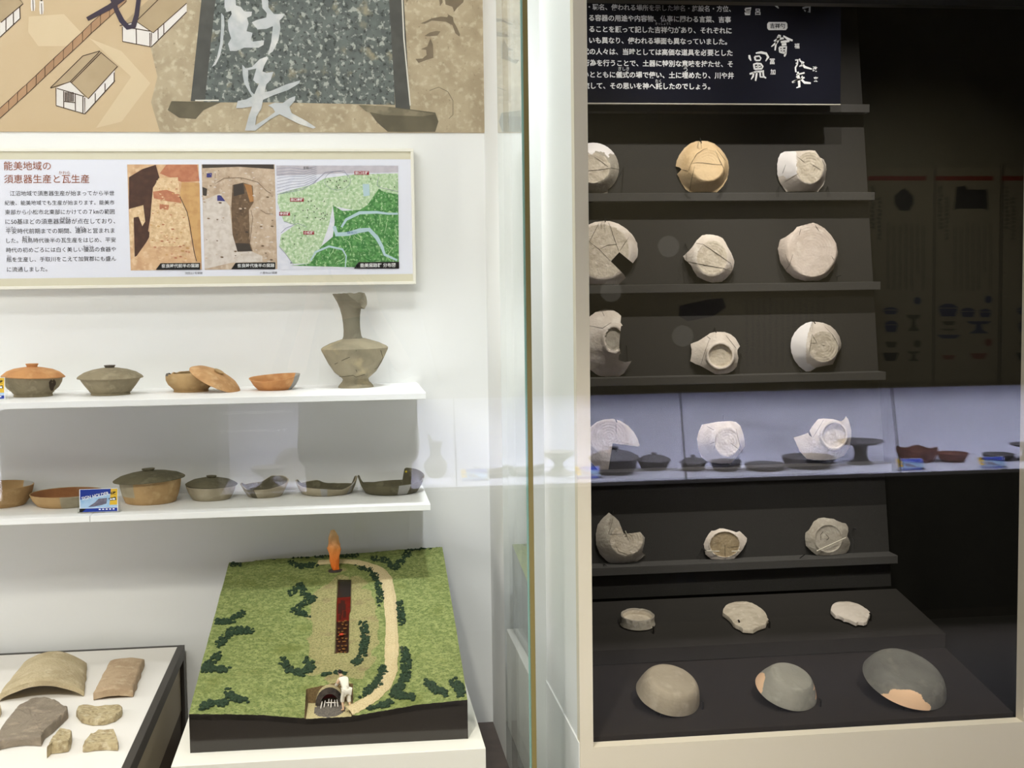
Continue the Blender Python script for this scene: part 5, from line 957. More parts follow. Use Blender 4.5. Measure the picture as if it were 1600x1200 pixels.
t3 = flatpiece('brightest whitish base sherd with bitten lower edge, right end of the upper step', f([(145, 440), (170, 330), (200, 270), (290, 215), (420, 185), (700, 185), (830, 215), (980, 265), (1100, 330), (1220, 410), (1310, 500), (1355, 580), (1290, 590), (1250, 680), (1220, 770), (1130, 805), (1040, 790), (960, 780), (900, 815), (800, 770), (690, 715), (600, 690), (540, 690), (480, 640), (380, 600), (290, 595), (230, 540)]), S1, .013, .008, SM['white'], 22)
p0, n_, d_ = plane_of(S1); cp_ = PP(995.5, 974, p0+n_*.004, n_); uu = cp_.y/FPX; SMX = slopeM(S1)
cr_ = [(0, 9*uu), (21.5*uu, 9.5*uu), (23.5*uu, 15*uu), (25.8*uu, 18*uu), (27*uu, 17*uu), (27*uu, 8*uu), (28.5*uu, 2*uu), (27*uu, .5*uu), (24*uu, 1*uu), (23*uu, 7*uu), (0, 8*uu)]
t1 = tag(MB().lathe(cr_, cp_-n_*.003, 80, 0, wob(41, .02), lambda a, r, z: (-.0025*max(0, math.sin(6*a+.5)-.6)*(z > 14*uu)*(math.sin(a) > -.2)), SMX, mf=lambda a, i: 1 if i < 2 else 0).build('foot_ring_sherd', [SM['grey'], SM['base']], smooth=True), 'small foot-ring sherd like a shallow cup with chipped rim, left end of the upper step', 'pottery sherd', GB)
def upturned(label, cpx, rpx, hpx, prof, s, mats, seed, mf=None, side=10, fwd=13):
    p0, n, d = plane_of(s); c_ = PP(*cpx, p0+n*.012, n); u = c_.y/FPX
    Mx = slopeM(s) @ Matrix.Rotation(math.radians(side), 3, 'Y') @ Matrix.Rotation(math.radians(fwd), 3, 'X')
    fine = [(a[0]+(b[0]-a[0])*k/5, a[1]+(b[1]-a[1])*k/5) for a, b in zip(prof, prof[1:]) for k in range(5)]+[prof[-1]]
    wb = wob(seed, .008); g = MB().lathe([(r*rpx*u, h*hpx*u) for r, h in fine], c_, 220, 0, lambda a, i: wb(a, i/5), None, Mx, (lambda a, i: mf(a, i/5)) if mf else None)
    low = min((Vector(v)-p0).dot(n) for v in g.v); g.v = [tuple(Vector(v)+n*(.0008-low)) for v in g.v]
    return tag(g.build('upturned_bowl', mats, smooth=True), label, 'bowl', GB)
UP = [(0, .97), (.40, .985), (.64, 1.0), (.70, .985), (.75, .94), (.80, .86), (.85, .74), (.895, .58), (.935, .40), (.97, .20), (1, 0), (.975, 0), (.92, .3), (.84, .65), (.66, .9), (0, .9)]
UP2 = [(0, .97), (.40, .985), (.60, 1.0), (.655, .985), (.69, .93), (.76, .78), (.82, .62), (.885, .44), (.94, .25), (.975, .12), (1, 0), (.975, 0), (.9, .25), (.8, .55), (.6, .88), (0, .9)]
GR = mat('bowl_warm_grey', (158, 146, 126), .8, [((134, 122, 104), 16, .42, .62), ((178, 166, 146), 34, .54, .7), ((112, 98, 86), 14, .66, .74)], (160, .25)); GR2 = mat('bowl_ash_grey', (146, 142, 130), .8, [((122, 120, 110), 16, .42, .62), ((168, 164, 150), 30, .54, .7)], (160, .25)); GR3 = mat('bowl_dark_grey', (112, 110, 102), .8, [((88, 86, 80), 14, .42, .62), ((140, 134, 122), 24, .54, .7)], (160, .25))
u1 = upturned('upturned warm grey bowl with a smoky mark, left end of the lower step', (1043, 1091), 53, 33, UP, S2, GR, 51)
u2 = upturned('upturned ash grey bowl with peach patches at both sides, middle of the lower step', (1228, 1083), 52, 30, UP2, S2, [GR2, PEACH], 52, lambda a, i: 1 if ((abs(a-2.98) < .5*math.sqrt(max(0, min(1, (i-5.6)/3)))) or (a > 5.9+.2*math.sin(i*2.2) or a < .1) and i > 5 or (.1 <= a < .65 and i > 7+a*2)) else 0)
u3 = upturned('widest upturned dark bowl with a large peach plaster patch at its front edge', (1412, 1075), 71, 29, UP, S2, [GR3, PEACH], 53, lambda a, i: 1 if i > 4.9 and abs(a-4.40+.04*math.sin(i*2)) < .60*math.sqrt(min(1, max(0, (i-4.9)/4.6))) else 0)
for q, o, s in (((1154.5, 973, 1154.5, 982), t2, S1), ((1202, 974, 1202, 981), t2, S1), ((1324, 962, 1325, 969), t3, S1), ((1360, 962, 1360, 970), t3, S1), ((1034, 1112, 1033, 1120), u1, S2), ((1097, 1100, 1098, 1108), u1, S2), ((1219, 1101, 1218, 1109), u2, S2), ((1281, 1096, 1282, 1104), u2, S2), ((1413, 1100, 1412, 1109), u3, S2), ((1021, 986, 1021, 990), t1, S1)):
    p0, n, d = plane_of(s); b = PP(q[2], q[3], p0, n); hh = max(.013, (q[3]-q[1])*b.y/FPX+.004); g = MB().tube([b, b+n*hh], .0022, 8); g.tube([b+n*hh, b+n*(hh+.001)+d*.006], .002, 8)
    o2 = g.build('holding_pin', M_pin); tag(o2, 'short black pin hooked over the edge of a piece on the sloping steps', 'pin', 'black pins on the steps')
# ================================================================== people
def skin(verts, edges, rad, root, levels=2):
    me = bpy.data.meshes.new('skeleton'); me.from_pydata([tuple(v) for v in verts], edges, []); o = bpy.data.objects.new('skeleton', me); COL.objects.link(o)
    o.modifiers.new('skin', 'SKIN'); s = o.modifiers.new('sub', 'SUBSURF'); s.levels = levels; s.render_levels = levels
    for i, r in enumerate(rad): me.skin_vertices[0].data[i].radius = (r, r) if not isinstance(r, tuple) else r
    me.skin_vertices[0].data[root].use_root = True
    dg = bpy.context.evaluated_depsgraph_get(); m2 = o.evaluated_get(dg).to_mesh(); vs = [v.co.copy() for v in m2.vertices]; fs = [tuple(p.vertices) for p in m2.polygons]
    o.evaluated_get(dg).to_mesh_clear(); bpy.data.objects.remove(o); return vs, fs
def chain(pts): return pts
class Fig:
    def __init__(s): s.v, s.e, s.r, s.n = [], [], [], {}
    def add(s, name, p, r, par=None):
        s.n[name] = len(s.v); s.v.append(Vector(p)); s.r.append(r)
        if par: s.e.append((s.n[par], s.n[name]))
        return s
def hand(F, wrist, side, fdir, up, grip=.6):
    """palm, four fingers of unequal length and a thumb from the side of the palm; fdir = along the fingers, up = back of the hand, side = +1 thumb towards up x fdir"""
    fd, u = Vector(fdir).normalized(), Vector(up).normalized(); sd = u.cross(fd).normalized()*side; w_ = F.v[F.n[wrist]]
    F.add(wrist+'p', w_+fd*.045, .028, wrist); F.add(wrist+'k', w_+fd*.085, .026, wrist+'p')
    for k, (o, ln) in enumerate(((.030, .068), (.010, .076), (-.010, .070), (-.028, .054))):
        b = w_+fd*.088+sd*o; m_ = b+fd*ln*.5-u*ln*.18*grip; t = m_+(fd*(1-grip*.6)-u*grip).normalized()*ln*.5
        F.add(f'{wrist}f{k}a', b, .0095, wrist+'k'); F.add(f'{wrist}f{k}b', m_, .0088, f'{wrist}f{k}a'); F.add(f'{wrist}f{k}c', t, .0075, f'{wrist}f{k}b')
    b = w_+fd*.035+sd*.030; m_ = b+(fd*.6+sd*.8).normalized()*.038; t = m_+(fd+sd*.2-u*.3*grip).normalized()*.030
    F.add(wrist+'ta', b, .012, wrist+'p'); F.add(wrist+'tb', m_, .0105, wrist+'ta'); F.add(wrist+'tc', t, .0085, wrist+'tb')
def person(name, label, cat, J, X, cloth, skin_m, hair_m, group=None, face_dir=Vector((0, 1, 0))):
    """J: joints in metres on a 1.7 m body; X: function from body space to the scene; cloth: list of (part name, material, [chains])"""
    F = Fig(); A = F.add
    A('pel', J['pel'], .115); A('sp', J['sp'], .105, 'pel'); A('ch', J['ch'], .125, 'sp'); A('nb', J['nb'], .062, 'ch'); A('hd', J['hd'], .068, 'nb')
    for s in ('l', 'r'):
        A('sh'+s, J['sh'+s], .058, 'ch'); A('el'+s, J['el'+s], .043, 'sh'+s); A('wr'+s, J['wr'+s], .029, 'el'+s)
        A('hp'+s, J['hp'+s], .088, 'pel'); A('kn'+s, J['kn'+s], .058, 'hp'+s); A('an'+s, J['an'+s], .040, 'kn'+s); A('to'+s, J['to'+s], .035, 'an'+s)
        hand(F, 'wr'+s, J.get('thumb'+s, 1), J['fd'+s], J['hu'+s], J.get('grip', .6))
    vs, fs = skin(F.v, F.e, F.r, 0)
    mb = MB().add([X(v) for v in vs], fs); S_ = (X(Vector((0, 0, 1)))-X(Vector((0, 0, 0)))).length
    hc = J['hc']; fd = J['face'].normalized(); hu = J['headup'].normalized(); hs = fd.cross(hu).normalized()
    bm = bmesh.new(); bmesh.ops.create_icosphere(bm, subdivisions=3, radius=1); hv = []
    for v in bm.verts:
        c_ = v.co; jaw = 1-.22*max(0, -c_.z)*(1 if c_.y > -.2 else .5); hv.append(hc+hs*(c_.x*.076*jaw)+fd*(c_.y*.095*jaw+(.012*max(0, -c_.z)))+hu*(c_.z*.115))
    hf = [tuple(x.index for x in q.verts) for q in bm.faces]; bm.free(); mb.add([X(v) for v in hv], hf)
    def blob(o, r, mi, sq=None):
        p = hc+hs*o[0]+fd*o[1]+hu*o[2]; q = X(p); mb.ico(q, r*S_, mi, 2)
    for s in (-1, 1): blob((s*.031, .083, .004), .0125, 1); blob((s*.031, .093, .004), .0065, 2); blob((s*.077, -.005, -.005), .020, 0); blob((s*.03, .086, .024), .009, 2)
    blob((0, .100, -.028), .015, 0); blob((0, .094, -.014), .011, 0); blob((.012, .088, -.058), .010, 3); blob((-.012, .088, -.058), .010, 3); blob((0, .089, -.060), .010, 3)
    root = thing(name, label, cat, X((J['anl']+J['anr'])/2*1.0), group)
    mb.build('body', [skin_m, mat('eye_white', (230, 228, 222), .4), mat('eye_dark', (40, 30, 26), .4), mat('lip_tone', (170, 104, 92), .6)], root, True)
    bm = bmesh.new(); bmesh.ops.create_icosphere(bm, subdivisions=3, radius=1); hv = []
    for v in bm.verts:
        c_ = v.co; k = 1.10 if (c_.y < .35 or c_.z > .45) and c_.z > -.45 else .9; hv.append(X(hc+hs*(c_.x*.076*k)+fd*(c_.y*.095*k-.004)+hu*(c_.z*.115*(1.08 if c_.z > 0 else .9)+.004)))
    hf = [tuple(x.index for x in q.verts) for q in bm.faces]; bm.free(); MB().add(hv, hf).build('hair', hair_m, root, True)
    for pn, m_, chs in cloth:
        G_ = Fig()
        for nm, p, r, par in chs: G_.add(nm, p, r, par)
        vs, fs = skin(G_.v, G_.e, G_.r, 0); MB().add([X(v) for v in vs], fs).build(pn, m_, root, True)
    return root
Ve = Vector
def J_of(d): return {k: (Ve(v) if isinstance(v, tuple) else v) for k, v in d.items()}
# the small potter stoking the kiln: body space x = to his right, y = ahead, z = up
JP = J_of(dict(pel=(0, -.04, .86), sp=(0, .05, 1.02), ch=(0, .20, 1.20), nb=(0, .33, 1.34), hd=(0, .39, 1.42), hc=(0, .43, 1.47), face=(0, .85, -.5), headup=(0, .5, .85),
    shl=(-.17, .22, 1.24), ell=(-.22, .36, 1.02), wrl=(-.12, .56, .96), shr=(.17, .22, 1.24), elr=(.23, .30, .98), wrr=(.14, .50, .90), hpl=(-.10, -.03, .82), knl=(-.11, .12, .46), anl=(-.11, .04, .08), tol=(-.12, .19, .035), hpr=(.10, -.03, .82), knr=(.11, -.02, .45), anr=(.11, -.16, .08), tor=(.12, -.02, .035),
    fdl=(.2, .9, -.1), hul=(0, .1, 1), fdr=(-.1, .9, .0), hur=(.3, 0, 1), thumbl=-1, thumbr=1, grip=.9))
fa, fb_ = terr(539, 1112); foot_ = M0+MX*.560+MD*.040+Ve((0, 0, .0572)); SF = .0505
yd = Ve((-.52, .85, 0)).normalized(); xd = Ve((yd.y, -yd.x, 0))
XP = lambda v: foot_+(xd*v.x+yd*(v.y+.04)+Ve((0, 0, 1))*(v.z-.005))*SF
MWC = mat('figurine_white_cloth', (232, 226, 212), .8); MSK = mat('figurine_skin', (214, 178, 146), .7); MHA = mat('figurine_black_hair', (24, 20, 20), .7)
j = JP
person('person', 'tiny white-clad person figure bending to the kiln mouth at the front of the green model', 'person', JP, XP,
       [('tunic', MWC, [('a', j['pel']+Ve((0, 0, -.06)), .165, None), ('b', j['sp'], .145, 'a'), ('c', j['ch'], .155, 'b'), ('d', j['nb']-Ve((0, .03, .03)), .085, 'c'), ('e', j['shl'], .082, 'c'), ('f', j['ell'], .068, 'e'), ('g', j['shr'], .082, 'c'), ('h', j['elr'], .068, 'g'), ('i', j['wrl'].lerp(j['ell'], .35), .05, 'f'), ('k', j['wrr'].lerp(j['elr'], .35), .05, 'h')]),
        ('trousers', MWC, [('a', j['pel']+Ve((0, 0, -.02)), .150, None), ('b', j['hpl'], .118, 'a'), ('c', j['knl'], .092, 'b'), ('d', j['knl'].lerp(j['anl'], .3), .082, 'c'), ('e', j['hpr'], .118, 'a'), ('f', j['knr'], .092, 'e'), ('g', j['knr'].lerp(j['anr'], .3), .082, 'f')]),
        ('sash', mat('figurine_sash', (196, 188, 170), .8), [('a', Ve((-.02, .0, .945)), .157, None), ('b', Ve((.02, .01, .965)), .157, 'a')])], MSK, MHA)
# the photographer, standing behind the camera and mirrored in the glass
JC = J_of(dict(pel=(.05, -.36, .93), sp=(.05, -.35, 1.08), ch=(.05, -.34, 1.28), nb=(.04, -.33, 1.45), hd=(.03, -.315, 1.53), hc=(.03, -.30, 1.60), face=(0, 1, -.1), headup=(0, .1, 1),
    shl=(-.13, -.34, 1.37), ell=(-.20, -.22, 1.12), wrl=(-.115, -.09, 1.42), shr=(.23, -.34, 1.37), elr=(.27, -.20, 1.13), wrr=(.115, -.09, 1.42), hpl=(-.05, -.36, .88), knl=(-.06, -.34, .49), anl=(-.07, -.38, .09), tol=(-.09, -.22, .04), hpr=(.15, -.36, .88), knr=(.16, -.34, .49), anr=(.17, -.38, .09), tor=(.19, -.22, .04),
    fdl=(.15, .45, .88), hul=(-.8, .5, 0), fdr=(-.15, .45, .88), hur=(.8, .5, 0), thumbl=1, thumbr=-1, grip=.5))
j = JC
MT = mat('dark_olive_shirt', (66, 62, 52), .9); MTR = mat('dark_trousers', (46, 44, 44), .9)
PH = person('person', 'person in loose dark shirt holding up a phone, mirrored before the lower shelf', 'person', JC, lambda v: v,
       [('shoes', mat('dark_shoes', (34, 32, 32), .7), [('a', j['anl']+Ve((0, -.02, -.03)), .05, None), ('b', j['tol']+Ve((0, .02, .0)), .042, 'a')]),
        ('shoes', mat('dark_shoes', (34, 32, 32), .7), [('a', j['anr']+Ve((0, -.02, -.03)), .05, None), ('b', j['tor']+Ve((0, .02, .0)), .042, 'a')])], mat('skin_tone', (206, 168, 140), .6), mat('black_hair', (26, 22, 20), .7))
sh = MB(); rgs = [(.80, .205, .135), (.83, .232, .15), (.90, .238, .152), (1.02, .232, .148), (1.15, .226, .142), (1.27, .222, .138), (1.34, .20, .12), (1.385, .15, .10), (1.41, .085, .075), (1.43, .07, .065)]; nn_ = 36
sv = [Ve((.05+rx*math.cos(2*math.pi*k/nn_)*(1+.02*math.sin(5*k+z*9)), -.355+.015*(z-.8)/.6+ry*math.sin(2*math.pi*k/nn_), z+.012*math.sin(2*math.pi*k/nn_*2+1)*(z < .9))) for z, rx, ry in rgs for k in range(nn_)]
sh.add(sv, [(i*nn_+k, i*nn_+(k+1) % nn_, (i+1)*nn_+(k+1) % nn_, (i+1)*nn_+k) for i in range(len(rgs)-1) for k in range(nn_)])
for s_ in ('l', 'r'): sh.tube([j['ch'].lerp(j['sh'+s_], .6), j['sh'+s_]+Ve((0, 0, .0)), j['sh'+s_].lerp(j['el'+s_], .5), j['sh'+s_].lerp(j['el'+s_], 1.0)], [.10, .10, .088, .092], 18)
sh.build('shirt', MT, PH, True)
tr_ = MB(); rgs = [(.80, .17, .115), (.86, .178, .122), (.94, .172, .118), (1.0, .16, .11)]
tr_.add([Ve((.05+rx*math.cos(2*math.pi*k/nn_), -.36+ry*math.sin(2*math.pi*k/nn_), z)) for z, rx, ry in rgs for k in range(nn_)], [(i*nn_+k, i*nn_+(k+1) % nn_, (i+1)*nn_+(k+1) % nn_, (i+1)*nn_+k) for i in range(3) for k in range(nn_)])
for s_ in ('l', 'r'): tr_.tube([j['hp'+s_]+Ve((0, 0, .05)), j['hp'+s_]+Ve((0, 0, -.04)), j['hp'+s_].lerp(j['kn'+s_], .5), j['kn'+s_], j['kn'+s_].lerp(j['an'+s_], .5), j['an'+s_]+Ve((0, 0, -.02))], [.10, .112, .098, .080, .072, .068], 20)
tr_.build('trousers', MTR, PH, True)
phn = thing('phone', 'black phone held up in both hands of the mirrored person', 'phone', (0, -.02, 1.46))
MB().box(-.080, .080, -.026, -.018, 1.463, 1.537).build('phone_body', mat('phone_black', (18, 18, 20), .3), phn, bevel=.003)
MB().box(-.076, .076, -.0266, -.0261, 1.467, 1.533).build('screen', mat('phone_screen', (60, 62, 66), .2), phn)
# ================================================================== the lit case on the opposite wall, seen in the glass
ZN0, ZN1 = 1.5-.855, 1.5-.478
YF, YB_, YW = 2*G-5.60, 2*G-6.14, 2*G-5.70
M_nw = mat('opposite_case_white', (206, 206, 216), .7); M_base = mat('opposite_base', (50, 48, 40), .7)
def nbox(name, m, *b): return sbox(name, m, *b)
nbox('wall_opposite_upper', M_opp, -3.2, 4.4, YW-.06, YW, ZN1, 2.8)
nbox('wall_opposite_base', M_base, -3.2, 4.4, YF-.10, YF-.02, 0, ZN0-.016)
nbox('wall_opposite_back', M_nw, -3.2, 4.4, YB_-.04, YB_, ZN0-.02, ZN1+.1)
nbox('wall_opposite_pier', M_base, -1.42, -.535, YB_, YF-.005, ZN0, ZN1)
nbox('wall_left_end', M_opp, -3.2, -3.14, -1.4, 2.38, 0, 2.8); nbox('wall_right_end', M_opp, 4.34, 4.4, -1.4, 3.5, 0, 2.8)
nbox('ceiling_opposite_case', M_nw, -3.2, 4.4, YB_, YW-.06, ZN1+.03, ZN1+.1)
jx = [.0851*5.6, .2675*5.6, .4455*5.6, .625*5.6]
sx_ = [-1.42, -.40, jx[0], jx[1], jx[2], jx[3], 4.3]
# shelf floor in boards, sloping glass panes in front with dark joints
dl = ['left of the mirrored person', 'behind the mirrored person', 'under the mirrored vase and broken dishes', 'under the mirrored row of dark lidded pots', 'under the mirrored brown bowls', 'past the last mirrored card']
for (a, b), lb in zip(zip([-.53]+jx, jx+[4.3]), dl[1:]):
    tag(MB().box(a+.001, b-.001, YB_+.001, YF, ZN0-.016, ZN0).build('case_shelf', M_nw), 'lilac-white shelf board of the mirrored case, '+lb, 'shelf', 'boards of the mirrored case')
tag(MB().box(-3.1, -1.425, YB_+.001, YF, ZN0-.016, ZN0).build('case_shelf', M_nw), 'lilac-white shelf board of the mirrored case, at its far left', 'shelf', 'boards of the mirrored case')
OG = glass_mat('opposite_glass', .03, (.99, .99, .99))
wi = 3
for a, b in zip([-.53]+jx, jx+[4.3]):
    struct(MB().hexa([(a+.002, YF-.006, ZN0+.0005), (b-.002, YF-.006, ZN0+.0005), (b-.002, YF, ZN0+.0005), (a+.002, YF, ZN0+.0005), (a+.002, YW-.008, ZN1), (b-.002, YW-.008, ZN1), (b-.002, YW-.002, ZN1), (a+.002, YW-.002, ZN1)]).build(f'window_{wi}', OG)); wi += 1
for k, x in enumerate(jx): struct(MB().hexa([(x-.0025, YF-.007, ZN0+.0005), (x+.0025, YF-.007, ZN0+.0005), (x+.0025, YF+.001, ZN0+.0005), (x-.0025, YF+.001, ZN0+.0005), (x-.0025, YW-.009, ZN1), (x+.0025, YW-.009, ZN1), (x+.0025, YW-.001, ZN1), (x-.0025, YW-.001, ZN1)]).build(f'trim_{k+2}', M_black))
OD = mat('reduced_fired_dark', (52, 50, 52), .75, ((40, 38, 40), 20, .4, .6), (160, .3)); OBR = mat('red_brown_clay', (74, 42, 30), .8, ((58, 32, 22), 20, .4, .62), (160, .4)); OGY = mat('opposite_grey_clay', (112, 106, 100), .8, ((92, 86, 80), 20, .4, .62)); OP = mat('reflected_blue_grey', (78, 78, 88), .75)
GO = 'wares in the mirrored case'
def vfoot(px, py, rf):
    p = PZ(px, py, ZN0); u = p.y/FPX; Yv = p.y+rf*u; return Vector((W(px, py, Yv).x, 2*G-Yv, ZN0)), Yv/FPX
def opot(label, px, py, rf, prof, m, name='bowl', cat='bowl', lid=None, knob=None, rf_=None, zf=None, seed=1, M=None):
    c_, u = vfoot(px, py, rf); t = thing(name, label, cat, c_, GO)
    b = MB().lathe(sc(prof, u), c_, 56, 0, wob(seed, .012), zf(u) if zf else None, M).build('body', m, t, True)
    if lid:
        l = MB().lathe(sc(lid, u), c_, 56, 0, wob(seed+1, .01)).build('lid', m, t, True)
        if knob: MB().lathe(sc(knob, u), c_, 24).build('knob', m, l, True)
    return t
opot('mirrored big dark lidded pot at the left, partly behind the flat broken dish', 960, 743, 28, bowlprof(28, 0, [(30, 1), (35, 10), (37, 20), (38, 24)]), OD, 'lidded_pot', 'pot', lidprof(41, 23, [(38, 28), (26, 34), (12, 37), (5, 38)]), knobprof(7, 38, 4.5), seed=61)
opot('mirrored medium dark lidded pot, second from the beige frame', 1022, 736, 19, bowlprof(19, 0, [(20, 1), (24, 9), (26, 15)]), OD, 'lidded_pot', 'pot', lidprof(28, 14, [(26, 17), (18, 21.5), (8, 23.5), (4, 24)]), knobprof(5, 24, 3.5), seed=63)
opot('mirrored smallest dark lidded pot, just right of the first glass joint', 1083, 737, 17, bowlprof(17, 0, [(18, 1), (19.5, 8), (20.5, 13)]), OD, 'lidded_pot', 'pot', lidprof(22.5, 12, [(20, 15), (14, 19), (7, 20.5), (3, 21)]), knobprof(4, 21, 4), seed=65)
opot('mirrored dark open bowl below the straight-sided white sherd', 1134, 737, 18, bowlprof(18, 0, [(19, 1), (22.5, 7), (25.5, 15)]), OD, seed=67)
opot('mirrored flat dark plate between the bowl and the widest dish', 1196, 737, 27, bowlprof(27, 0, [(28, .8), (32, 4), (34, 9)]), OD, 'plate', 'plate', seed=68)
opot('mirrored widest dark dish under the ring-footed sherd', 1263, 734, 34, bowlprof(34, 0, [(36, 1), (40, 7), (44, 17)]), OD, 'dish', 'dish', seed=69)
ped_ = [(0, 3), (14, 3), (21, 0), (22, 1), (18, 3), (12, 8), (10, 16), (11, 26), (13, 31), (30, 33), (38, 37), (37.6, 38.5), (28, 35.5), (0, 34.5)]
opot('mirrored dark dish on a tall flared stem', 1344, 727, 19, ped_, OD, 'stemmed_dish', 'dish', seed=70)
rg = lambda u: (lambda a, r, z: u*2.2*math.sin(5*a+1)*(z > 14*u))
opot('mirrored rough red-brown bowl behind the blue card', 1432, 724, 24, bowlprof(24, 0, [(26, 1), (31, 10), (34, 21)]), OBR, seed=71, zf=rg)
opot('mirrored low red-brown bowl right of the rough one', 1488, 723, 18, bowlprof(18, 0, [(19, 1), (23, 7), (25.5, 14)]), OBR, seed=72)
opot('mirrored low dark dish behind the last card', 1560, 721, 18, bowlprof(18, 0, [(19, .8), (23, 4), (27, 10)]), OD, 'dish', 'dish', seed=73)
opot('mirrored dark stemmed dish cut by the right edge', 1604, 720, 14, [(r*.75, h*.7) for r, h in ped_], OD, 'stemmed_dish', 'dish', seed=74)
nk = lambda u: (lambda a, r, z: (u*12*max(0, math.cos(a-3.5))**4 if z > 50*u else 0))
vp = [(0, 1), (10, 0), (11, 1), (16, 8), (18.5, 17), (18, 22), (14, 28), (9, 33), (8, 40), (9, 48), (12, 56), (10, 56), (6.5, 46), (5.5, 38), (6, 32), (0, 28)]
opot('mirrored grey vase with broken mouth, beside the lower shelf end', 681, 747, 10, vp, OGY, 'vase', 'vase', seed=75, zf=nk)
gb = [(0, 3), (14, 2), (21, 0), (22, 1.5), (13, 8), (7, 15), (7, 20), (14, 26), (23, 32), (24.5, 38), (23, 38), (13, 29), (0, 24)]
opot('mirrored grey stemmed cup on the white wall left of the beige frame', 873, 745, 20, gb, OGY, 'stemmed_cup', 'cup', seed=76)
jg = lambda u: (lambda a, r, z: u*(9*max(0, math.cos(a))**3+8*max(0, -math.cos(a))**3-4)*(z > 8*u))
opot('mirrored broken grey dish just left of the glass fin', 768, 747, 22, bowlprof(22, 0, [(23, 1), (26, 6), (28, 12)]), OGY, 'broken_dish', 'dish', seed=77, zf=jg)
opot('mirrored broken grey dish crossing the olive joint of the panes', 822, 745, 24, bowlprof(24, 0, [(25, 1), (28, 6), (30, 12)]), OGY, 'broken_dish', 'dish', seed=78, zf=jg)
opot('mirrored grey stemmed cup left of the person, over the small pale bowl', 420, 768, 18, [(r*1.1, h*.95) for r, h in gb], OGY, 'stemmed_cup', 'cup', seed=79)
c_, u = vfoot(458, 752, 4); tag(MB().lathe([(0, -1.5*u), (20*u, -1*u), (27*u, 2*u), (27*u, 3*u), (19*u, 1*u), (0, .5*u)], c_+Ve((0, -.0, 25*u)), 48, 0, wob(80), None, Matrix.Rotation(math.radians(-75), 3, 'X')).build('upright_dish', OGY, smooth=True), 'mirrored grey dish propped upright on its edge, by the stemmed cup', 'dish', GO)
for px, py, wpx, lb in ((1425, 735, 46, 'mirrored blue card in front of the rough red-brown bowl'), (1553, 732, 46, 'mirrored blue card in front of the low dark dish'), (920, 748, 40, 'mirrored blue card behind the beige frame edge'), (742, 752, 42, 'mirrored pale blue card left of the glass fin')):
    p = VZ(px, py, ZN0+.0006); u = PZ(px, py, ZN0).y/FPX; card(p, (-1, 0, 0), wpx*u, 22*u, lb, 'cards in the mirrored case', .75)
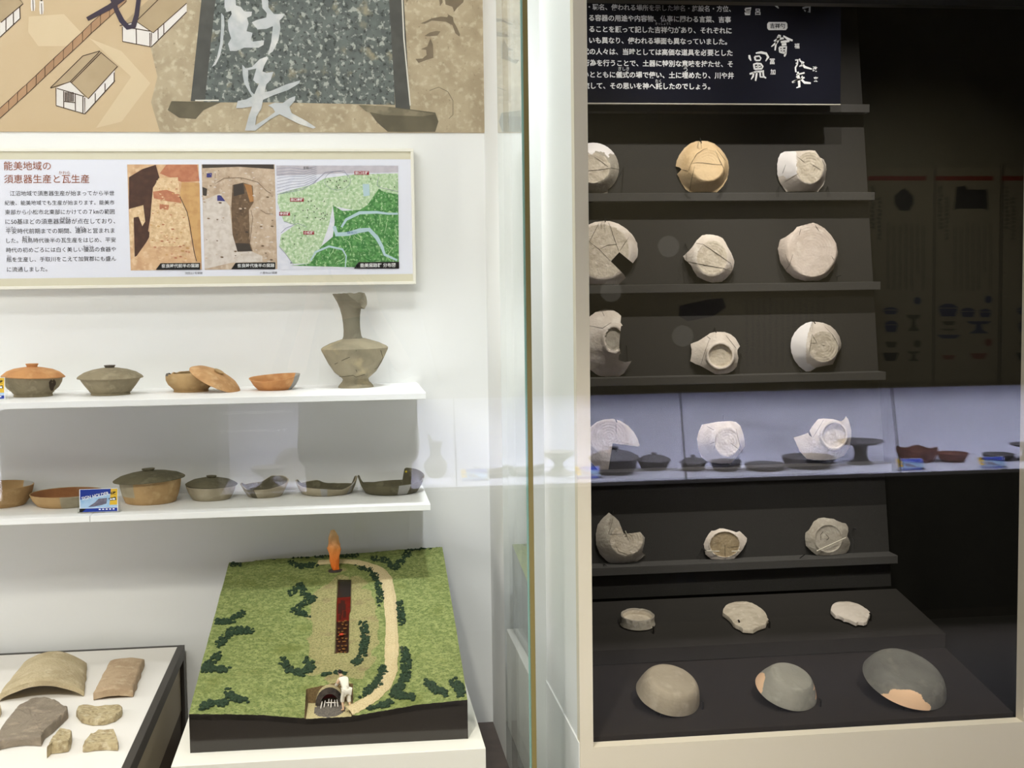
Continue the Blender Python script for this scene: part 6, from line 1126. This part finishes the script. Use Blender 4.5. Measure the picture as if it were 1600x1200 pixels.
# posters on the wall above the mirrored case
M_post = mat('poster_paper', (150, 140, 112), .8); M_pbar = mat('poster_red_bar', (140, 50, 30), .8); M_ptx = mat('poster_text', (44, 40, 32), .8); M_pbl = mat('poster_blue', (48, 52, 92), .8); M_pbr = mat('poster_brown', (128, 58, 36), .8); M_pot = mat('poster_pot_black', (34, 28, 22), .8); M_pol = mat('poster_olive', (78, 72, 44), .8)
GP = 'posters above the mirrored case'; YP = 5.692
def poster(x0, x1, lb, kind, seed):
    a, b = V(x0, 270, YP), V(x1, 560, YP); t = thing('wall_poster', lb, 'poster', ((a.x+b.x)/2, YW, min(a.z, b.z)), GP)
    lo_x, hi_x = sorted((a.x, b.x)); MB().box(lo_x, hi_x-.003, YW+.0005, YW+.003, V((x0+x1)/2, 598, YP).z, V((x0+x1)/2, 262, YP).z).build('paper', M_post, t)
    g = MB(); r_ = random.Random(seed)
    def pv(x, y, l=0): p = V(x0+x, y, YP); return Ve((p.x, YW+.0034+l, p.z))
    def pg(pts, mi, l=0): g.add([pv(x, y, l) for x, y in pts], [tuple(range(len(pts)))], mi)
    if kind != 2: pg([(1, 275), (92, 275), (92, 282), (1, 282)], 0)
    if kind != 2:
        if kind == 0: pg([(58, 294), (62, 297), (72, 306), (72, 318), (66, 329), (50, 329), (42, 318), (42, 306), (52, 297)], 3)
        else: pg([(34, 292), (48, 290), (52, 296), (82, 296), (84, 329), (78, 326), (36, 326), (30, 329)], 3)
        for cx, y0, y1, wd in ((8, 291, 357, 5), (18, 308, 374, 5))+tuple((32+9.2*k, 348+r_.uniform(-2, 6), 452-r_.uniform(0, 40) if k in (5,) else 452, 3) for k in range(7)):
            y = y0
            while y < y1:
                h = wd*1.0
                for q in range(3): xx = cx+r_.uniform(-.3, .5)*wd; pg([(xx-wd*.4, y+q*h*.3), (xx+wd*.4, y+q*h*.3), (xx+wd*.4, y+q*h*.3+wd*.22), (xx-wd*.4, y+q*h*.3+wd*.22)], 1, .0002*q)
                y += wd*1.25
    def vess(cx, y, w_, h, kd, mi):
        if kd == 'b': pg([(cx-w_, y), (cx+w_, y), (cx+w_*.6, y+h), (cx-w_*.6, y+h)], mi)
        if kd == 'l': pg([(cx-w_, y), (cx-w_*.4, y-h*.3), (cx+w_*.4, y-h*.3), (cx+w_, y), (cx+w_*.95, y+1), (cx-w_*.95, y+1)], mi); pg([(cx-w_*.95, y+2), (cx+w_*.95, y+2), (cx+w_*.7, y+h*.8), (cx-w_*.7, y+h*.8)], mi)
        if kd == 's': pg([(cx-w_, y), (cx+w_, y), (cx+w_*.6, y+h*.25), (cx-w_*.6, y+h*.25)], mi); pg([(cx-w_*.22, y+h*.25), (cx+w_*.22, y+h*.25), (cx+w_*.3, y+h*.7), (cx+w_*.8, y+h), (cx-w_*.8, y+h), (cx-w_*.3, y+h*.7)], mi)
        if kd == 'o': pg([(cx+w_*math.cos(q*.524), y+w_*math.sin(q*.524)) for q in range(12)], mi)
    if kind == 0:
        for q in ((36, 483, 12, 10, 'l', 2), (37, 506, 11, 16, 'l', 2), (72, 492, 12, 25, 's', 5), (78, 470, 6, 0, 'o', 2), (37, 534, 10, 9, 'b', 5), (36, 551, 13, 13, 'b', 3), (72, 549, 11, 15, 's', 5), (78, 537, 6, 0, 'o', 5)): vess(*q)
    elif kind == 1:
        for q in ((21, 480, 16, 18, 'l', 2), (52, 485, 12, 13, 'l', 2), (79, 486, 10, 12, 'l', 2), (22, 502, 11, 6, 'b', 5), (22, 514, 13, 2.5, 'b', 5), (22, 523, 19, 6, 'b', 2), (69, 502, 20, 19, 's', 2), (84, 468, 6, 0, 'o', 2), (84, 535, 6, 0, 'o', 4), (22, 555, 11, 7, 'b', 4), (69, 552, 14, 9, 'b', 4)): vess(*q)
    else:
        pg([(137, 478), (180, 468), (205, 466), (210, 480), (190, 494), (150, 502), (136, 494)], 3)
        for k in range(14):
            y = 466+r_.uniform(0, 5)
            while y < 570:
                xx = 242+k*9.3+r_.uniform(-.8, .8); pg([(xx-1.4, y), (xx+1.4, y), (xx+1.4, y+1), (xx-1.4, y+1)], 1); pg([(xx-.8, y+1.8), (xx+1.6, y+1.8), (xx+1.6, y+2.6), (xx-.8, y+2.6)], 1); y += 4.6
        for x_, y_ in ((142, 525), (120, 385), (30, 455)): vess(x_+0, y_, 17, 0, 'o', 6)
    g.build('print', [M_pbar, M_ptx, M_pbl, M_pot, M_pbr, M_pol, mat('poster_pale_disc', (226, 220, 205), .8)], t)
poster(1356, 1461, 'mirrored poster with one round black pot under a red bar', 0, 1); poster(1461, 1565, 'mirrored poster with a dark box of pots under a red bar', 1, 2); poster(1565, 1670, 'mirrored poster cut off at the right edge of the photo', 0, 3)
poster(925, 1355, 'mirrored wide poster with pale discs and many text columns behind the sherd ledges', 2, 4)
